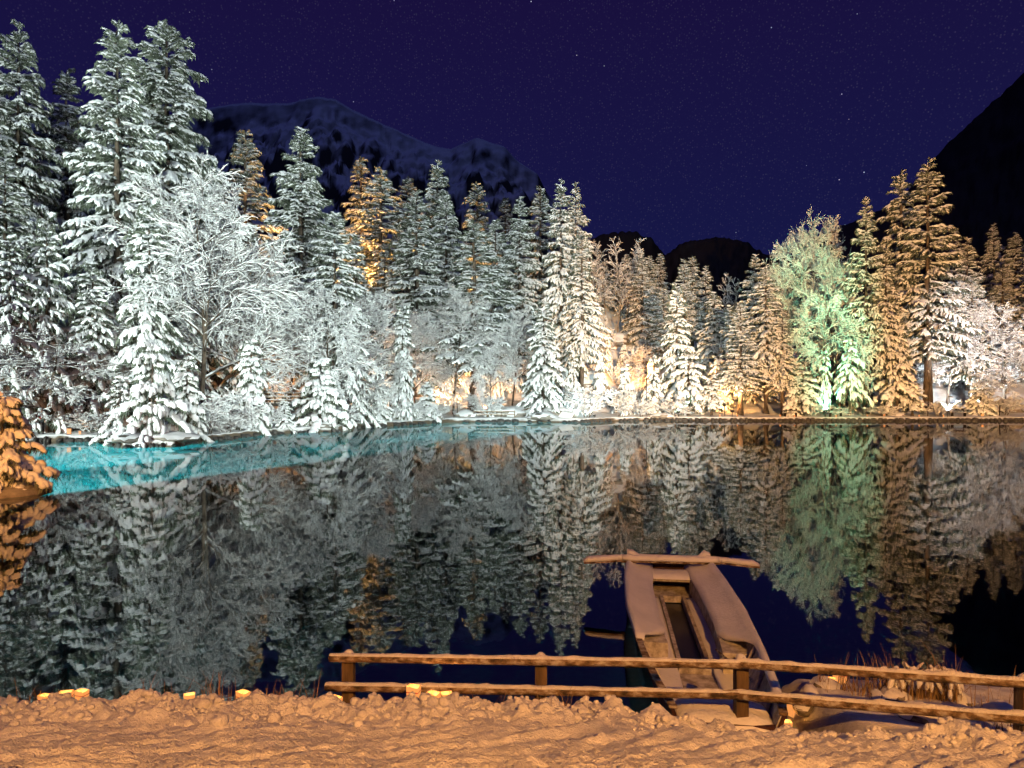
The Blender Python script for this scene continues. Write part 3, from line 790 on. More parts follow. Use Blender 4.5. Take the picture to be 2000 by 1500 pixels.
H_ = [
 (1143, 758, 73.6, 42, 'H0', 'brightly lit white shrub at the water'),
 (1212, 762, 76.5, 28, 'H0', 'second white shrub, right of the brightly lit one'),
 (1252, 782, 77.2, 26, 'H1', 'grey snowy bush at the left end of the far path'),
 (800, 785, 69, 34, 'H1', 'snow-covered bush at the foot of the column-like spruce'),
 (845, 790, 71.3, 30, 'H0', 'brown twiggy bush by the dark hollow in the bank'),
 (440, 812, 48.5, 40, 'H1', 'arching snowy bush at the water right of the peninsula'),
 (405, 775, 46.8, 46, 'H0', 'twiggy snowy bush behind the peninsula'),
 (520, 790, 53.2, 36, 'H0', 'snow-covered bush left of the footbridge'),
 (460, 770, 51, 46, 'H1', 'dark undergrowth bush under the bare tree'),
 (590, 785, 60, 30, 'H1', 'bush in the shade under the footbridge'),
 (670, 790, 60.5, 34, 'H1', 'low bush right of the cone-shaped spruce'),
 (180, 805, 47.6, 44, 'H0', 'dark bush behind the lantern on the left bank'),
 (110, 800, 48.6, 46, 'H1', 'dark bush behind the person on the left bank'),
 (960, 775, 75.5, 30, 'H0', 'orange lit bush beside the low shore fence'),
 (1320, 778, 77.6, 34, 'H0', 'thin pale bush at the bend of the far shore'),
 (1588, 785, 77.6, 30, 'H1', 'orange lit bush between the first two benches'),
 (1725, 792, 77.5, 26, 'H1', 'brown low bush behind the dustbin'),
 (1836, 785, 78.0, 34, 'H1', 'pale low bush left of the right bench'),
 (1960, 775, 79.0, 40, 'H0', 'grey bush at the right end of the shore'),
 (1640, 795, 77.6, 22, 'H0', 'small bush behind the second bench'),
]
for (px, yt, d, r, k, lab) in H_:
    bare_at(px, yt, d, r, k, lab, name='snowy_shrub', cat='shrub')

# packed wood on the slopes behind, individually indistinguishable
SKY_PX = [-200, 100, 200, 400, 430, 540, 600, 660, 760, 860, 1000, 1130, 1160, 1300, 1480, 1600, 1700, 1900, 2150]
SKY_Y = [200, 200, 160, 260, 380, 400, 380, 430, 420, 430, 450, 450, 620, 640, 620, 560, 500, 560, 520]
rr = random.Random(5)
fill = 0
for i in range(64):
    px = -160 + (i + rr.random()) * (2300 / 64)
    d = rr.uniform(84, 128) if px > 700 else rr.uniform(66, 110)
    yt = float(np.interp(px, SKY_PX, SKY_Y)) + rr.uniform(15, 110)
    x = (px - 1000) / FPX * d
    zg = float(gz(x, d)); top = EYE + (HOR - yt) / FPX * d
    if top - zg < 5: continue
    H = top - zg
    tree_at(px, yt, d, H * 0.15 / d * FPX * rr.uniform(0.85, 1.15), rr.choice(['B0', 'B1', 'T1', 'P1', 'B1']), 'snow-dusted spruce packed among others in the shade of the slope', 'spruces packed on the slopes behind')

for i in range(26):
    px = rr.uniform(1150, 1310); d = rr.uniform(84, 108); h = rr.uniform(1.4, 3.6)
    x = (px - 1000) / FPX * d; zg = float(gz(x, d)); yt = HOR - (zg + h - EYE) / d * FPX
    if i % 2: tree_at(px, yt, d, h * 0.26 / d * FPX, ('S1', 'S2')[i % 4 // 2], 'small snow-dusted conifer among the brush of the orange slope', 'young trees on the orange slope')
    else: bare_at(px, yt, d, h * 0.45 / d * FPX, ('H0', 'H1')[i % 4 // 2], 'twiggy snow-dusted bush among the brush of the orange slope', 'brush on the orange slope', 'snowy_shrub', 'shrub')

for i in range(12):
    px = 1140 + i * 14 + rr.uniform(-5, 5); d = rr.uniform(112, 124)
    tree_at(px, rr.uniform(490, 560), d, rr.uniform(22, 32), rr.choice(['B0', 'B1', 'P1']), 'dim spruce in the dark wood behind the orange bare trees', 'dark wood behind the orange bare trees')

# orange tree on its islet at the left edge
ISX, ISY = P(8, 960, 22.5).x, 22.5
b = MB(); rs_ = random.Random(3)
for i in range(7):
    for k in range(12):
        a = 2 * math.pi * k / 12; r = [1.15, 1.25, 1.2, 1.0, 0.7, 0.35, 0.02][i]
        b.V.append((r * 1.1 * math.cos(a) * rs_.uniform(0.88, 1.1), r * math.sin(a) * rs_.uniform(0.88, 1.1), [-0.7, -0.1, 0.08, 0.2, 0.28, 0.31, 0.32][i]))
for i in range(6):
    for k in range(12): b.F.append((i * 12 + k, i * 12 + (k + 1) % 12, (i + 1) * 12 + (k + 1) % 12, (i + 1) * 12 + k))
isl = b.build('islet', M['rock'], smooth=True); isl.location = (ISX, ISY, 0)
tag(isl, 'small rocky islet under the orange snow-pillowed tree', 'islet', kind='structure')
o = tree_at(6, 768, 22.5, 66, 'S2', 'orange lit snow-pillowed little conifer on the islet at the left edge', base=0.25, rz=0.6)

# ------------------------------------------------------------------ boulders, stones
def rock_mesh(seed, sz, n=3, cap=0.35):
    import bmesh
    bm = bmesh.new(); bmesh.ops.create_icosphere(bm, subdivisions=n, radius=1.0)
    V = np.array([v.co[:] for v in bm.verts])
    r = 1 + 0.75 * fbm(V[:, 0] * 0.8 + seed, V[:, 1] * 0.9, V[:, 2] * 0.9 + seed, 3)
    V = V * r[:, None] * np.array(sz)
    for v, c in zip(bm.verts, V): v.co = c
    me = bpy.data.meshes.new('rock'); bm.to_mesh(me)
    me.polygons.foreach_set('use_smooth', [True] * len(me.polygons)); me.materials.append(M['rock'])
    # snow cap: upper faces, lifted
    cp = bmesh.new(); idx = {}
    for f in bm.faces:
        f.normal_update()
        if f.normal.z > 0.25 and f.calc_center_median().z > sz[2] * 0.05:
            vs = []
            for v in f.verts:
                if v.index not in idx:
                    k = max(0.0, v.normal.z)
                    idx[v.index] = cp.verts.new(v.co * 1.02 + Vector((0, 0, cap * (k - 0.15))))
                vs.append(idx[v.index])
            cp.faces.new(vs)
    cm = bpy.data.meshes.new('snow_cap'); cp.to_mesh(cm)
    cm.polygons.foreach_set('use_smooth', [True] * len(cm.polygons)); cm.materials.append(M['snow'])
    bm.free(); cp.free()
    return me, cm
ROCKS = [rock_mesh(s, (1, 0.8, 0.75), 3, 0.22) for s in (1.3, 4.7, 8.2, 11.9)]
def boulder(px, py, d, w, h, label, i, name='boulder', cat='boulder', group=None, z=None):
    p = P(px, py, d); zg = float(gz(p.x, d)) if z is None else z
    o = empty(name, (p.x, d, zg), i * 1.7)
    o.scale = (w, w, h)
    me, cm = ROCKS[i % 4]
    link('rock', me, o); link('snow_cap', cm, o)
    tag(o, label, cat, group)
for i, (px, py, d, w, h, lab) in enumerate([
  (1160, 690, 86, 2.6, 2.6, 'large snow-capped boulder on the orange slope'),
  (1118, 720, 79, 1.8, 2.2, 'steep snowy rock left of the white shrub'),
  (1040, 740, 78.5, 1.6, 1.4, 'snow-covered rock below the bare-stemmed spruce'),
  (1000, 770, 76.4, 1.8, 1.3, 'warm lit boulder right of the low shore fence'),
  (965, 775, 76, 1.2, 1.3, 'orange lit rock behind the low shore fence'),
  (905, 790, 75, 1.4, 0.9, 'dark orange boulder left of the little bare tree'),
  (1060, 800, 73.6, 1.8, 0.7, 'low snowy mound by the water at centre'),
  (1085, 790, 75.5, 2.2, 1.4, 'snow-covered hump left of the brightly lit shrub'),
  (850, 815, 71.2, 0.9, 0.6, 'dark boulder at the water below the low snow cone'),
  (335, 862, 42.2, 1.5, 0.5, 'snow-covered slab at the tip of the peninsula'),
  (255, 866, 41.2, 1.3, 0.45, 'rounded snow hump at the left of the peninsula'),
  (1290, 806, 76.8, 1.2, 0.5, 'orange boulder at the start of the stone edging'),
  (640, 838, 57.0, 1.1, 0.4, 'low rock under the cone-shaped spruce'),
  (1970, 760, 82, 1.6, 1.2, 'snowy rock at the right edge of the far shore'),
  (1750, 795, 77.6, 1.0, 0.45, 'flat rock with snow right of the dustbin'),
  (1240, 650, 98, 2.6, 1.6, 'snowy ledge high on the orange slope'),
  (1208, 610, 104, 2.2, 1.4, 'upper snow ledge on the orange slope')]):
    boulder(px, py, d, w, h, lab, i)

# row of dark stones along the far water's edge
edge = empty('stone_edging', (0, 76, 0))
tag(edge, 'row of dark stones with snow on top along the far water edge', 'stone edging')
SM = []
for s in range(4):
    me, _ = rock_mesh(20 + s * 3.1, (1, 0.8, 0.7), 2, 0.2); me.materials.clear(); me.materials.append(M['stone_wet']); SM.append(me)
rr = random.Random(11)
px = 1262.0
while px < 2040:
    w = rr.uniform(7, 15); d = float(shore(px)) + 0.02 + 0.5 * float(fbm(np.array(px / 60.0), 0.3, 0.0, 3))
    s = bpy.data.objects.new('stone', SM[rr.randrange(4)]); COL.objects.link(s); s.parent = edge
    x = (px - 1000) / FPX * d
    s.location = (x, d - 76, 0.10); s.rotation_euler = (0, 0, rr.uniform(-0.4, 0.4))
    sc_ = w / FPX * d * 0.55
    s.scale = (sc_, 0.32, rr.uniform(0.26, 0.40)); px += w
edge2 = empty('stone_edging', (-20, 60, 0))
tag(edge2, 'broken line of dark stones along the left and centre water edge', 'stone edging')
px = 70.0
while px < 1255:
    w = rr.uniform(6, 16); d = float(shore(px)) + 0.05 + 0.5 * float(fbm(np.array(px / 60.0), 0.3, 0.0, 3))
    if rr.random() < 0.8:
        s = bpy.data.objects.new('stone', SM[rr.randrange(4)]); COL.objects.link(s); s.parent = edge2
        x = (px - 1000) / FPX * d
        s.location = (x + 20, d - 60, rr.uniform(0.0, 0.1)); s.rotation_euler = (0, 0, rr.uniform(-0.6, 0.6))
        sc_ = w / FPX * d * 0.6
        s.scale = (sc_, rr.uniform(0.25, 0.4), rr.uniform(0.18, 0.40))
    px += w

# ------------------------------------------------------------------ benches, posts, bin, bridge, low fence, person
def bench(px, d, label, rz=0.0, wd=1.7):
    x = (px - 1000) / FPX * d; z = float(gz(x, d))
    o = empty('park_bench', (x, d, z), rz); tag(o, label, 'bench', 'benches along the far path')
    for k in range(2):
        b = MB(); b.box((0, -0.10 + k * 0.2, 0.44), (wd, 0.17, 0.05)); s = b.build('seat_board', M['wood_dark'], o)
    b = MB(); b.box((0, 0.25, 0.80), (wd, 0.045, 0.22)); b.build('backrest', M['wood_dark'], o)
    for sx in (-1, 1):
        b = MB(); b.box((sx * wd * 0.36, 0.0, 0.20), (0.09, 0.42, 0.44)); b.box((sx * wd * 0.36, 0.22, 0.62), (0.07, 0.05, 0.6)); b.build('leg', M['wood_dark'], o)
    b = MB(); b.box((0, 0.0, 0.485), (wd * 0.96, 0.34, 0.03)); b.build('snow', M['snow'], o)
bench(1544, 77.0, 'dark bench under the orange lit saplings')
bench(1632, 77.0, 'dark bench in front of the green lit snow')
bench(1872, 77.2, 'low dark bench below the bright white snow', -0.1, 1.9)

def post_thing(name, px, d, h, r, label, cat, mat='metal', tilt=0.0):
    x = (px - 1000) / FPX * d; z = float(gz(x, d))
    o = empty(name, (x, d, z - 0.05)); o.rotation_euler = (0, tilt, 0); tag(o, label, cat)
    b = MB(); b.tube([(0, 0, 0), (0, 0, h)], [r, r * 0.85], 8); b.build('pole', M[mat], o)
    return o
o = post_thing('trail_sign', 1854, 79.2, 2.6, 0.05, 'thin dark sign post on the bright snow', 'sign post')
b = MB(); b.box((-0.02, -0.07, 1.0), (0.34, 0.03, 0.34)); b.build('sign_board', M['metal'], o)
b = MB(); b.box((0.1, -0.07, 2.2), (0.5, 0.03, 0.14)); b.build('arm_board', M['wood_dark'], o)
def dustbin(px, d, label):
    x = (px - 1000) / FPX * d; z = float(gz(x, d))
    o = empty('litter_bin', (x, d, z)); tag(o, label, 'litter bin')
    b = MB(); b.tube([(0, 0, 0.15), (0, 0, 0.2), (0, 0, 0.85), (0, 0, 0.88)], [0.17, 0.2, 0.24, 0.24], 12); b.build('bin_body', M['metal'], o)
    b = MB(); b.tube([(0, 0.26, 0), (0, 0.26, 1.0)], 0.035, 6); b.build('post', M['metal'], o)
    b = MB(); b.tube([(0, 0, 0.88), (0, 0, 0.95), (0, 0, 1.02)], [0.25, 0.22, 0.05], 12); b.build('snow', M['snow'], o, True)
dustbin(1688, 77.0, 'dark litter bin right of the second bench')
dustbin(1566, 77.7, 'dark litter bin on the rise behind the first bench')

# footbridge
B0, B1 = P(515, 800, 60.5), P(612, 800, 58.5)
br = empty('footbridge', (B0 + B1) / 2); br.location.z = 0
tag(br, 'wooden footbridge with snow-topped railings between two spruces', 'footbridge')
ax = (B1 - B0); ax.z = 0; Lb = ax.length; br.rotation_euler.z = math.atan2(ax.y, ax.x)
zd = EYE + (HOR - 788) / FPX * 59.5
for k in range(14):
    b = MB(); b.box(((k - 6.5) * Lb / 14, 0, zd), (Lb / 14 - 0.02, 1.5, 0.06)); b.build('deck_plank', M['wood_dark'], br)
for sy in (-0.72, 0.72):
    b = MB(); b.box((0, sy * 0.9, zd - 0.14), (Lb, 0.14, 0.22)); b.build('beam', M['wood_dark'], br)
    for kz in (0.28, 0.58, 0.92):
        b = MB(); b.box((0, sy, zd + kz), (Lb, 0.07, 0.12)); r_ = b.build('rail', M['wood'], br)
        b = MB(); b.box((0, sy, zd + kz + 0.085), (Lb * 0.99, 0.08, 0.05)); b.build('snow', M['snow'], r_)
    for kx in (-0.48, -0.16, 0.16, 0.48):
        b = MB(); b.box((kx * Lb, sy * 0.94, zd + 0.46), (0.10, 0.07, 1.0)); b.build('post', M['wood_dark'], br)
b = MB(); b.box((0, 0, zd + 0.05), (Lb * 0.98, 1.2, 0.06)); b.build('snow', M['snow'], br)

# low shore fence at centre
F0, F1 = P(926, 800, 74.2), P(1005, 800, 74.2)
lf = empty('low_fence', ((F0.x + F1.x) / 2, 74.2, float(gz((F0.x + F1.x) / 2, 74.2)))); tag(lf, 'low wooden fence on the shore before the warm lit rocks', 'fence')
Lf = F1.x - F0.x
for k in range(4):
    b = MB(); b.box(((k / 3 - 0.5) * Lf, 0, 0.35), (0.10, 0.10, 0.9)); b.build('post', M['wood_v'], lf)
for kz in (0.32, 0.68):
    b = MB(); b.box((0, -0.07, kz), (Lf * 1.03, 0.05, 0.10)); r_ = b.build('rail', M['wood'], lf)
    b = MB(); b.box((0, -0.07, kz + 0.07), (Lf, 0.06, 0.04)); b.build('snow', M['snow'], r_)
# sloping handrail of the path up the rocks
hb = empty('handrail', P(1035, 800, 75)); hb.location.z = float(gz(hb.location.x, 75)); tag(hb, 'thin sloping handrail right of the low shore fence', 'handrail')
b = MB(); b.tube([(-1.6, 0, 0.55), (1.8, 1.2, 1.5)], 0.05, 6); b.build('rail', M['wood_v'], hb)
for sx in (-1.5, 0.1, 1.7):
    b = MB(); b.tube([(sx, (sx + 1.6) / 3.4 * 1.2, -0.4), (sx, (sx + 1.6) / 3.4 * 1.2, 0.56 + (sx + 1.6) / 3.4 * 0.95)], 0.05, 6); b.build('post', M['wood_v'], hb)

# small dark post and thin shore posts at far right
for (px, h, lab) in ((1952, 1.3, 'bent dark post at the right end of the far shore'), (1812, 3.6, 'thin dark stem right of the tallest spruce trunk')):
    post_thing('wooden_post', px, 77.6, h, 0.06, lab, 'post', 'wood_dark', 0.05)

# person on the left bank
def person(px, d, label, rz):
    x = (px - 1000) / FPX * d; z = float(gz(x, d))
    o = empty('person', (x, d, z), rz); tag(o, label, 'person')
    J = [(0, 0, 0.95, .15), (0, 0, 1.15, .16), (0, 0, 1.38, .17), (0, 0, 1.50, .07), (0, -.01, 1.60, .085), (0, 0, 1.70, .09), (0, 0, 1.76, .05),
         (-.10, 0, .90, .105), (-.11, -.02, .50, .075), (-.12, .01, .10, .055), (-.12, -.12, .04, .045),
         (.10, 0, .90, .105), (.12, .02, .50, .075), (.13, .04, .10, .055), (.13, -.09, .04, .045),
         (-.20, 0, 1.38, .075), (-.27, 0, 1.12, .06), (-.25, -.10, .88, .045), (-.24, -.15, .78, .035),
         (.20, 0, 1.38, .075), (.27, .02, 1.12, .06), (.26, -.06, .88, .045), (.25, -.10, .78, .035)]
    E = [(0, 1), (1, 2), (2, 3), (3, 4), (4, 5), (5, 6), (0, 7), (7, 8), (8, 9), (9, 10), (0, 11), (11, 12), (12, 13), (13, 14), (2, 15), (15, 16), (16, 17), (17, 18), (2, 19), (19, 20), (20, 21), (21, 22)]
    def skin(name, ids, mat, grow=1.0, root=0):
        mp = {j: i for i, j in enumerate(ids)}
        me = bpy.data.meshes.new(name); me.from_pydata([J[j][:3] for j in ids], [(mp[a], mp[c]) for a, c in E if a in mp and c in mp], [])
        ob = link(name, me, o)
        md = ob.modifiers.new('skin', 'SKIN'); sv = me.skin_vertices[0].data
        for i, j in enumerate(ids): sv[i].radius = (J[j][3] * grow, J[j][3] * grow * 0.85)
        sv[mp[root]].use_root = True
        ob.modifiers.new('sub', 'SUBSURF').levels = 1; ob.modifiers['sub'].render_levels = 2
        me.materials.append(mat); return ob
    skin('body', list(range(23)), M['skin'])
    skin('jacket', [0, 1, 2, 15, 16, 17, 19, 20, 21], M['red_cloth'], 1.16)
    skin('trousers', [0, 7, 8, 9, 11, 12, 13], M['black_cloth'], 1.15)
    skin('hat', [5, 6], M['black_cloth'], 1.2, 5)
    for s_ in (-1, 1):
        b = MB(); b.tube([(s_ * .125, .06, .04), (s_ * .125, -.18, .035)], [.06, .045], 8); b.build('boot', M['black_cloth'], o)
person(80, 46.8, 'person in a dark red jacket standing on the left bank', 0.4)

# ------------------------------------------------------------------ boat
bo = empty('rowing_boat', (BOAT_BOW.x, BOAT_BOW.y, 0))
tag(bo, 'flat-bottomed wooden boat full of snow moored at the near bank', 'boat')
axb = BOAT_STERN - BOAT_BOW; BL = axb.length
bo.rotation_euler.z = math.atan2(axb.y, axb.x) - math.pi / 2      # local +y runs to the far end
ST = np.linspace(0, 1, 25)
HW = np.interp(ST, [0, 0.12, 0.3, 0.55, 0.8, 1.0], [0.50, 0.60, 0.70, 0.79, 0.78, 0.70])
GH = np.interp(ST, [0, 0.2, 0.5, 0.8, 1.0], [0.62, 0.55, 0.50, 0.50, 0.56])
FW = HW - np.interp(ST, [0, 0.3, 1], [0.12, 0.2, 0.2]); FH = np.interp(ST, [0, 0.15, 0.8, 1.0], [0.30, 0.10, 0.08, 0.14])
def strip(name, rows, mat, parent, smooth=True, closed=False):
    """rows: list over stations of lists of points"""
    b = MB(); n = len(rows[0])
    for r in rows: b.V += [tuple(p) for p in r]
    for i in range(len(rows) - 1):
        for k in range(n if closed else n - 1):
            k2 = (k + 1) % n
            b.F.append((i * n + k, i * n + k2, (i + 1) * n + k2, (i + 1) * n + k))
    if closed:
        b.F.append(tuple(range(n - 1, -1, -1))); b.F.append(tuple((len(rows) - 1) * n + k for k in range(n)))
    return b.build(name, mat, parent, smooth)
TH = 0.035
for sgn in (-1, 1):
    rows = [[(sgn * FW[i], ST[i] * BL, FH[i] - 0.06), (sgn * HW[i], ST[i] * BL, GH[i]), (sgn * (HW[i] - TH), ST[i] * BL, GH[i]), (sgn * (FW[i] - TH), ST[i] * BL, FH[i] - 0.06)] for i in range(25)]
    strip('hull_side', rows, M['hull'], bo, False, True)
    # inner lining, frosted boards
    rows = [[(sgn * (FW[i] - TH - 0.004), ST[i] * BL, FH[i]), (sgn * (HW[i] - TH - 0.004), ST[i] * BL, GH[i] - 0.004), (sgn * (HW[i] - TH - 0.016), ST[i] * BL, GH[i] - 0.004), (sgn * (FW[i] - TH - 0.016), ST[i] * BL, FH[i])] for i in range(25)]
    strip('inner_lining', rows, M['frosty'], bo, False, True)
    # gunwale plank
    rows = [[(sgn * (HW[i] + 0.015), ST[i] * BL, GH[i] + 0.003), (sgn * (HW[i] + 0.015), ST[i] * BL, GH[i] + 0.028), (sgn * (HW[i] - 0.06), ST[i] * BL, GH[i] + 0.028), (sgn * (HW[i] - 0.06), ST[i] * BL, GH[i] + 0.003)] for i in range(25)]
    gw = strip('gunwale', rows, M['wood'], bo, False, True)
    # snow lying over the gunwale and, aft, down onto the side bench
    rs_ = np.random.RandomState(40 + sgn)
    rows = []
    st0 = 8 if sgn < 0 else 1
    for i in range(st0, 25):
        t = ST[i]; e = min(1, (i - st0) / 3 + 0.15); k = float(sstep(8, 11, i)) * e; j = rs_.uniform(0.92, 1.08)
        H0, g = HW[i], GH[i] + 0.029
        nar = [(H0 + 0.012, g), (H0 - 0.005, g + 0.04 * e * j), (H0 - 0.03, g + 0.055 * e * j), (H0 - 0.055, g + 0.05 * e), (H0 - 0.075, g + 0.03 * e), (H0 - 0.085, g), (H0 - 0.085, g - 0.012), (H0 - 0.06, g - 0.014)]
        wid = [(H0 + 0.014, g), (H0 - 0.01, g + 0.05 * j), (H0 - 0.06, g + 0.06 * j), (H0 - 0.12, g + 0.01), (H0 - 0.20, g - 0.055 * j), (H0 - 0.35, g - 0.075 * j), (H0 - 0.44, g - 0.115), (H0 - 0.43, g - 0.175)]
        rows.append([(sgn * (a[0] + (b_[0] - a[0]) * k), t * BL, a[1] + (b_[1] - a[1]) * k) for a, b_ in zip(nar, wid)])
    strip('snow', rows, M['snow'], gw, True, True)
# floor
rows = [[(-FW[i] + TH, ST[i] * BL, FH[i]), (-0.15, ST[i] * BL, FH[i]), (-0.15, ST[i] * BL, FH[i] - 0.05), (-FW[i] + TH, ST[i] * BL, FH[i] - 0.05)] for i in range(25)]
strip('floor', rows, M['frosty'], bo, False, True)
rows = [[(0.15, ST[i] * BL, FH[i]), (FW[i] - TH, ST[i] * BL, FH[i]), (FW[i] - TH, ST[i] * BL, FH[i] - 0.05), (0.15, ST[i] * BL, FH[i] - 0.05)] for i in range(25)]
strip('floor', rows, M['frosty'], bo, False, True)
for (i0, i1) in ((0, 9), (21, 24)):
    rows = [[(-0.15, ST[i] * BL, FH[i]), (0.15, ST[i] * BL, FH[i]), (0.15, ST[i] * BL, FH[i] - 0.05), (-0.15, ST[i] * BL, FH[i] - 0.05)] for i in range(i0, i1 + 1)]
    strip('floor', rows, M['frosty'], bo, False, True)
# viewing well: framed dark glass in the floor
y0, y1 = ST[9] * BL, ST[21] * BL
for (c, s_) in (((-0.175, (y0 + y1) / 2, 0.125), (0.05, y1 - y0 + 0.1, 0.07)), ((0.175, (y0 + y1) / 2, 0.125), (0.05, y1 - y0 + 0.1, 0.07)), ((0, y1 + 0.02, 0.125), (0.30, 0.05, 0.07)), ((0, y0 - 0.02, 0.125), (0.30, 0.05, 0.07))):
    b = MB(); b.box(c, s_); b.build('window_frame', M['frosty'], bo)
gm, gt, gb = mat_new('dark_viewing_glass'); gb.inputs['Base Color'].default_value = (0.004, 0.005, 0.006, 1); gb.inputs['Roughness'].default_value = 0.3
b = MB(); b.box((0, (y0 + y1) / 2, 0.03), (0.296, y1 - y0 - 0.01, 0.02)); g_ = b.build('viewing_glass', gm, bo); g_['label'] = 'dark glass viewing window in the boat floor'
# floor snow strips
def snow_slab(name, xc, w, ya, yb, z, h, parent, seed, n=22, mat='snow', axis='y', zf=None):
    rs_ = np.random.RandomState(seed); rows = []
    for i in range(n + 1):
        t = i / n; y = ya + (yb - ya) * t
        e = min(1, math.sin(math.pi * min(1, max(0.0, t))) ** 0.35 + 0.04) if 0 < t < 1 else 0.15
        xcc = xc(t) if callable(xc) else xc; ww = (w(t) if callable(w) else w) * (0.90 + 0.10 * e); hh = h * e * rs_.uniform(0.92, 1.08); zz = zf(t) if zf else z
        prof = [(-1, 0), (-1.0, 0.45), (-0.86, 0.85), (-0.5, 1.03), (0.0, 1.0), (0.5, 1.05), (0.86, 0.84), (1.0, 0.42), (1, 0)]
        rows.append([(xcc + px_ * ww / 2 * (1 + rs_.uniform(-0.02, 0.02)), y, zz + pz * hh) for px_, pz in prof])
    return strip(name, rows, M[mat], parent, True, True)
# side benches with snow
fwi = lambda t: float(np.interp(t, ST, FW)); hwi = lambda t: float(np.interp(t, ST, HW))
for sgn, ta, tb in ((-1, 0.40, 0.93), (1, 0.36, 0.93)):
    mid = lambda t, ta=ta, tb=tb, sgn=sgn: sgn * (hwi(ta + (tb - ta) * t) - 0.27)
    rows = []
    for i in range(13):
        t = ta + (tb - ta) * i / 12; x0, x1 = hwi(t) - 0.09, hwi(t) - 0.42
        rows.append([(sgn * x0, t * BL, 0.38), (sgn * (x0 - 0.05), t * BL, 0.11), (sgn * x1, t * BL, 0.11), (sgn * x1, t * BL, 0.38)])
    sb = strip('side_bench', rows, M['frosty'], bo, False, True)
    snow_slab('floor_snow', lambda t, sgn=sgn: sgn * 0.345, 0.28, 0.12 * BL, 0.9 * BL, 0.10, 0.035, bo, 65 + sgn)
b = MB(); b.box((0, 0.945 * BL, 0.36), (1.12, 0.42, 0.045)); sb = b.build('stern_bench', M['frosty'], bo)
snow_slab('snow', 0.0, 1.16, 0.90 * BL, 0.990 * BL, 0.384, 0.07, sb, 71, 8)
# transoms
b = MB(); b.box((0, BL + 0.015, 0.33), (1.42, 0.04, 0.52)); tr = b.build('transom', M['hull'], bo)
rows = []
for i in range(15):
    t = i / 14; x = -0.70 + 1.40 * t; e = 0.055 + (0.11 * math.exp(-((t - 0.03) / 0.06) ** 2) + 0.12 * math.exp(-((t - 0.95) / 0.06) ** 2))
    rows.append([(x, BL - 0.05, 0.592), (x, BL - 0.05, 0.592 + e * 0.8), (x, BL + 0.015, 0.595 + e), (x, BL + 0.07, 0.592 + e * 0.7), (x, BL + 0.07, 0.592)])
strip('snow', rows, M['snow'], tr, True, True)
b = MB(); b.box((0, 0.03, 0.40), (0.92, 0.05, 0.22)); tr = b.build('bow_board', M['hull'], bo)
snow_slab('bow_snow', 0.0, 0.90, -0.06, 0.60, 0.36, 0.20, bo, 73, 12)
for i in (2, 5, 8):
    for sgn in (-1, 1):
        b = MB(); p0 = Vector((sgn * (FW[i] - 0.07), ST[i] * BL, FH[i])); p1 = Vector((sgn * (HW[i] - 0.075), ST[i] * BL, GH[i] - 0.01))
        b.tube([p0, p1], 0.022, 4); b.build('rib', M['frosty'], bo)
# pole leaning in the boat
b = MB(); b.tube([(0.34, 0.60, 0.66), (0.22, 2.0, 0.42)], 0.012, 6); pl_ = b.build('mooring_pole', M['wood'], bo)
# oar laid across the far end
po = empty('oar', bo.matrix_basis @ Vector((0.0, 0.945 * BL, 0.60)), bo.rotation_euler.z + 0.04)
tag(po, 'snow-covered oar lying across the far end of the boat', 'oar')
b = MB(); b.tube([(-0.82, 0, 0.02), (0.82, 0, 0.02)], 0.04, 8); b.build('shaft', M['wood'], po)
for sgn in (-1, 1):
    b = MB()
    rows = []
    for i in range(7):
        t = i / 6; x = sgn * (0.78 + 0.66 * t); w = 0.05 + 0.05 * min(1, t * 2.2); z = 0.015 - 0.05 * t
        rows.append([(x, -w, z), (x, w, z), (x, w, z + 0.025), (x, -w, z + 0.025)])
    bl = strip('blade', rows, M['wood'], po, False, True)
    rows = []
    for i in range(9):
        t = i / 8; x = sgn * (0.79 + 0.655 * t); w = (0.05 + 0.05 * min(1, t * 2.2)) * (0.95 if t < 0.95 else 0.7); z = 0.042 - 0.05 * t
        h = 0.075 * (1 - 0.6 * (t > 0.95))
        rows.append([(x, -w, z), (x, -w * 0.9, z + h * 0.7), (x, -w * 0.3, z + h), (x, w * 0.5, z + h * 0.95), (x, w, z + h * 0.4), (x, w, z)])
    strip('snow', rows, M['snow'], bl, True, True)
rows = []
rs_ = np.random.RandomState(5)
for i in range(13):
    t = i / 12; x = -0.80 + 1.6 * t; h = 0.085 * rs_.uniform(0.9, 1.1)
    rows.append([(x, -0.075, 0.035), (x, -0.08, 0.035 + h * 0.6), (x, -0.02, 0.04 + h), (x, 0.05, 0.035 + h * 0.8), (x, 0.075, 0.035)])
strip('snow', rows, M['snow'], po, True, True)

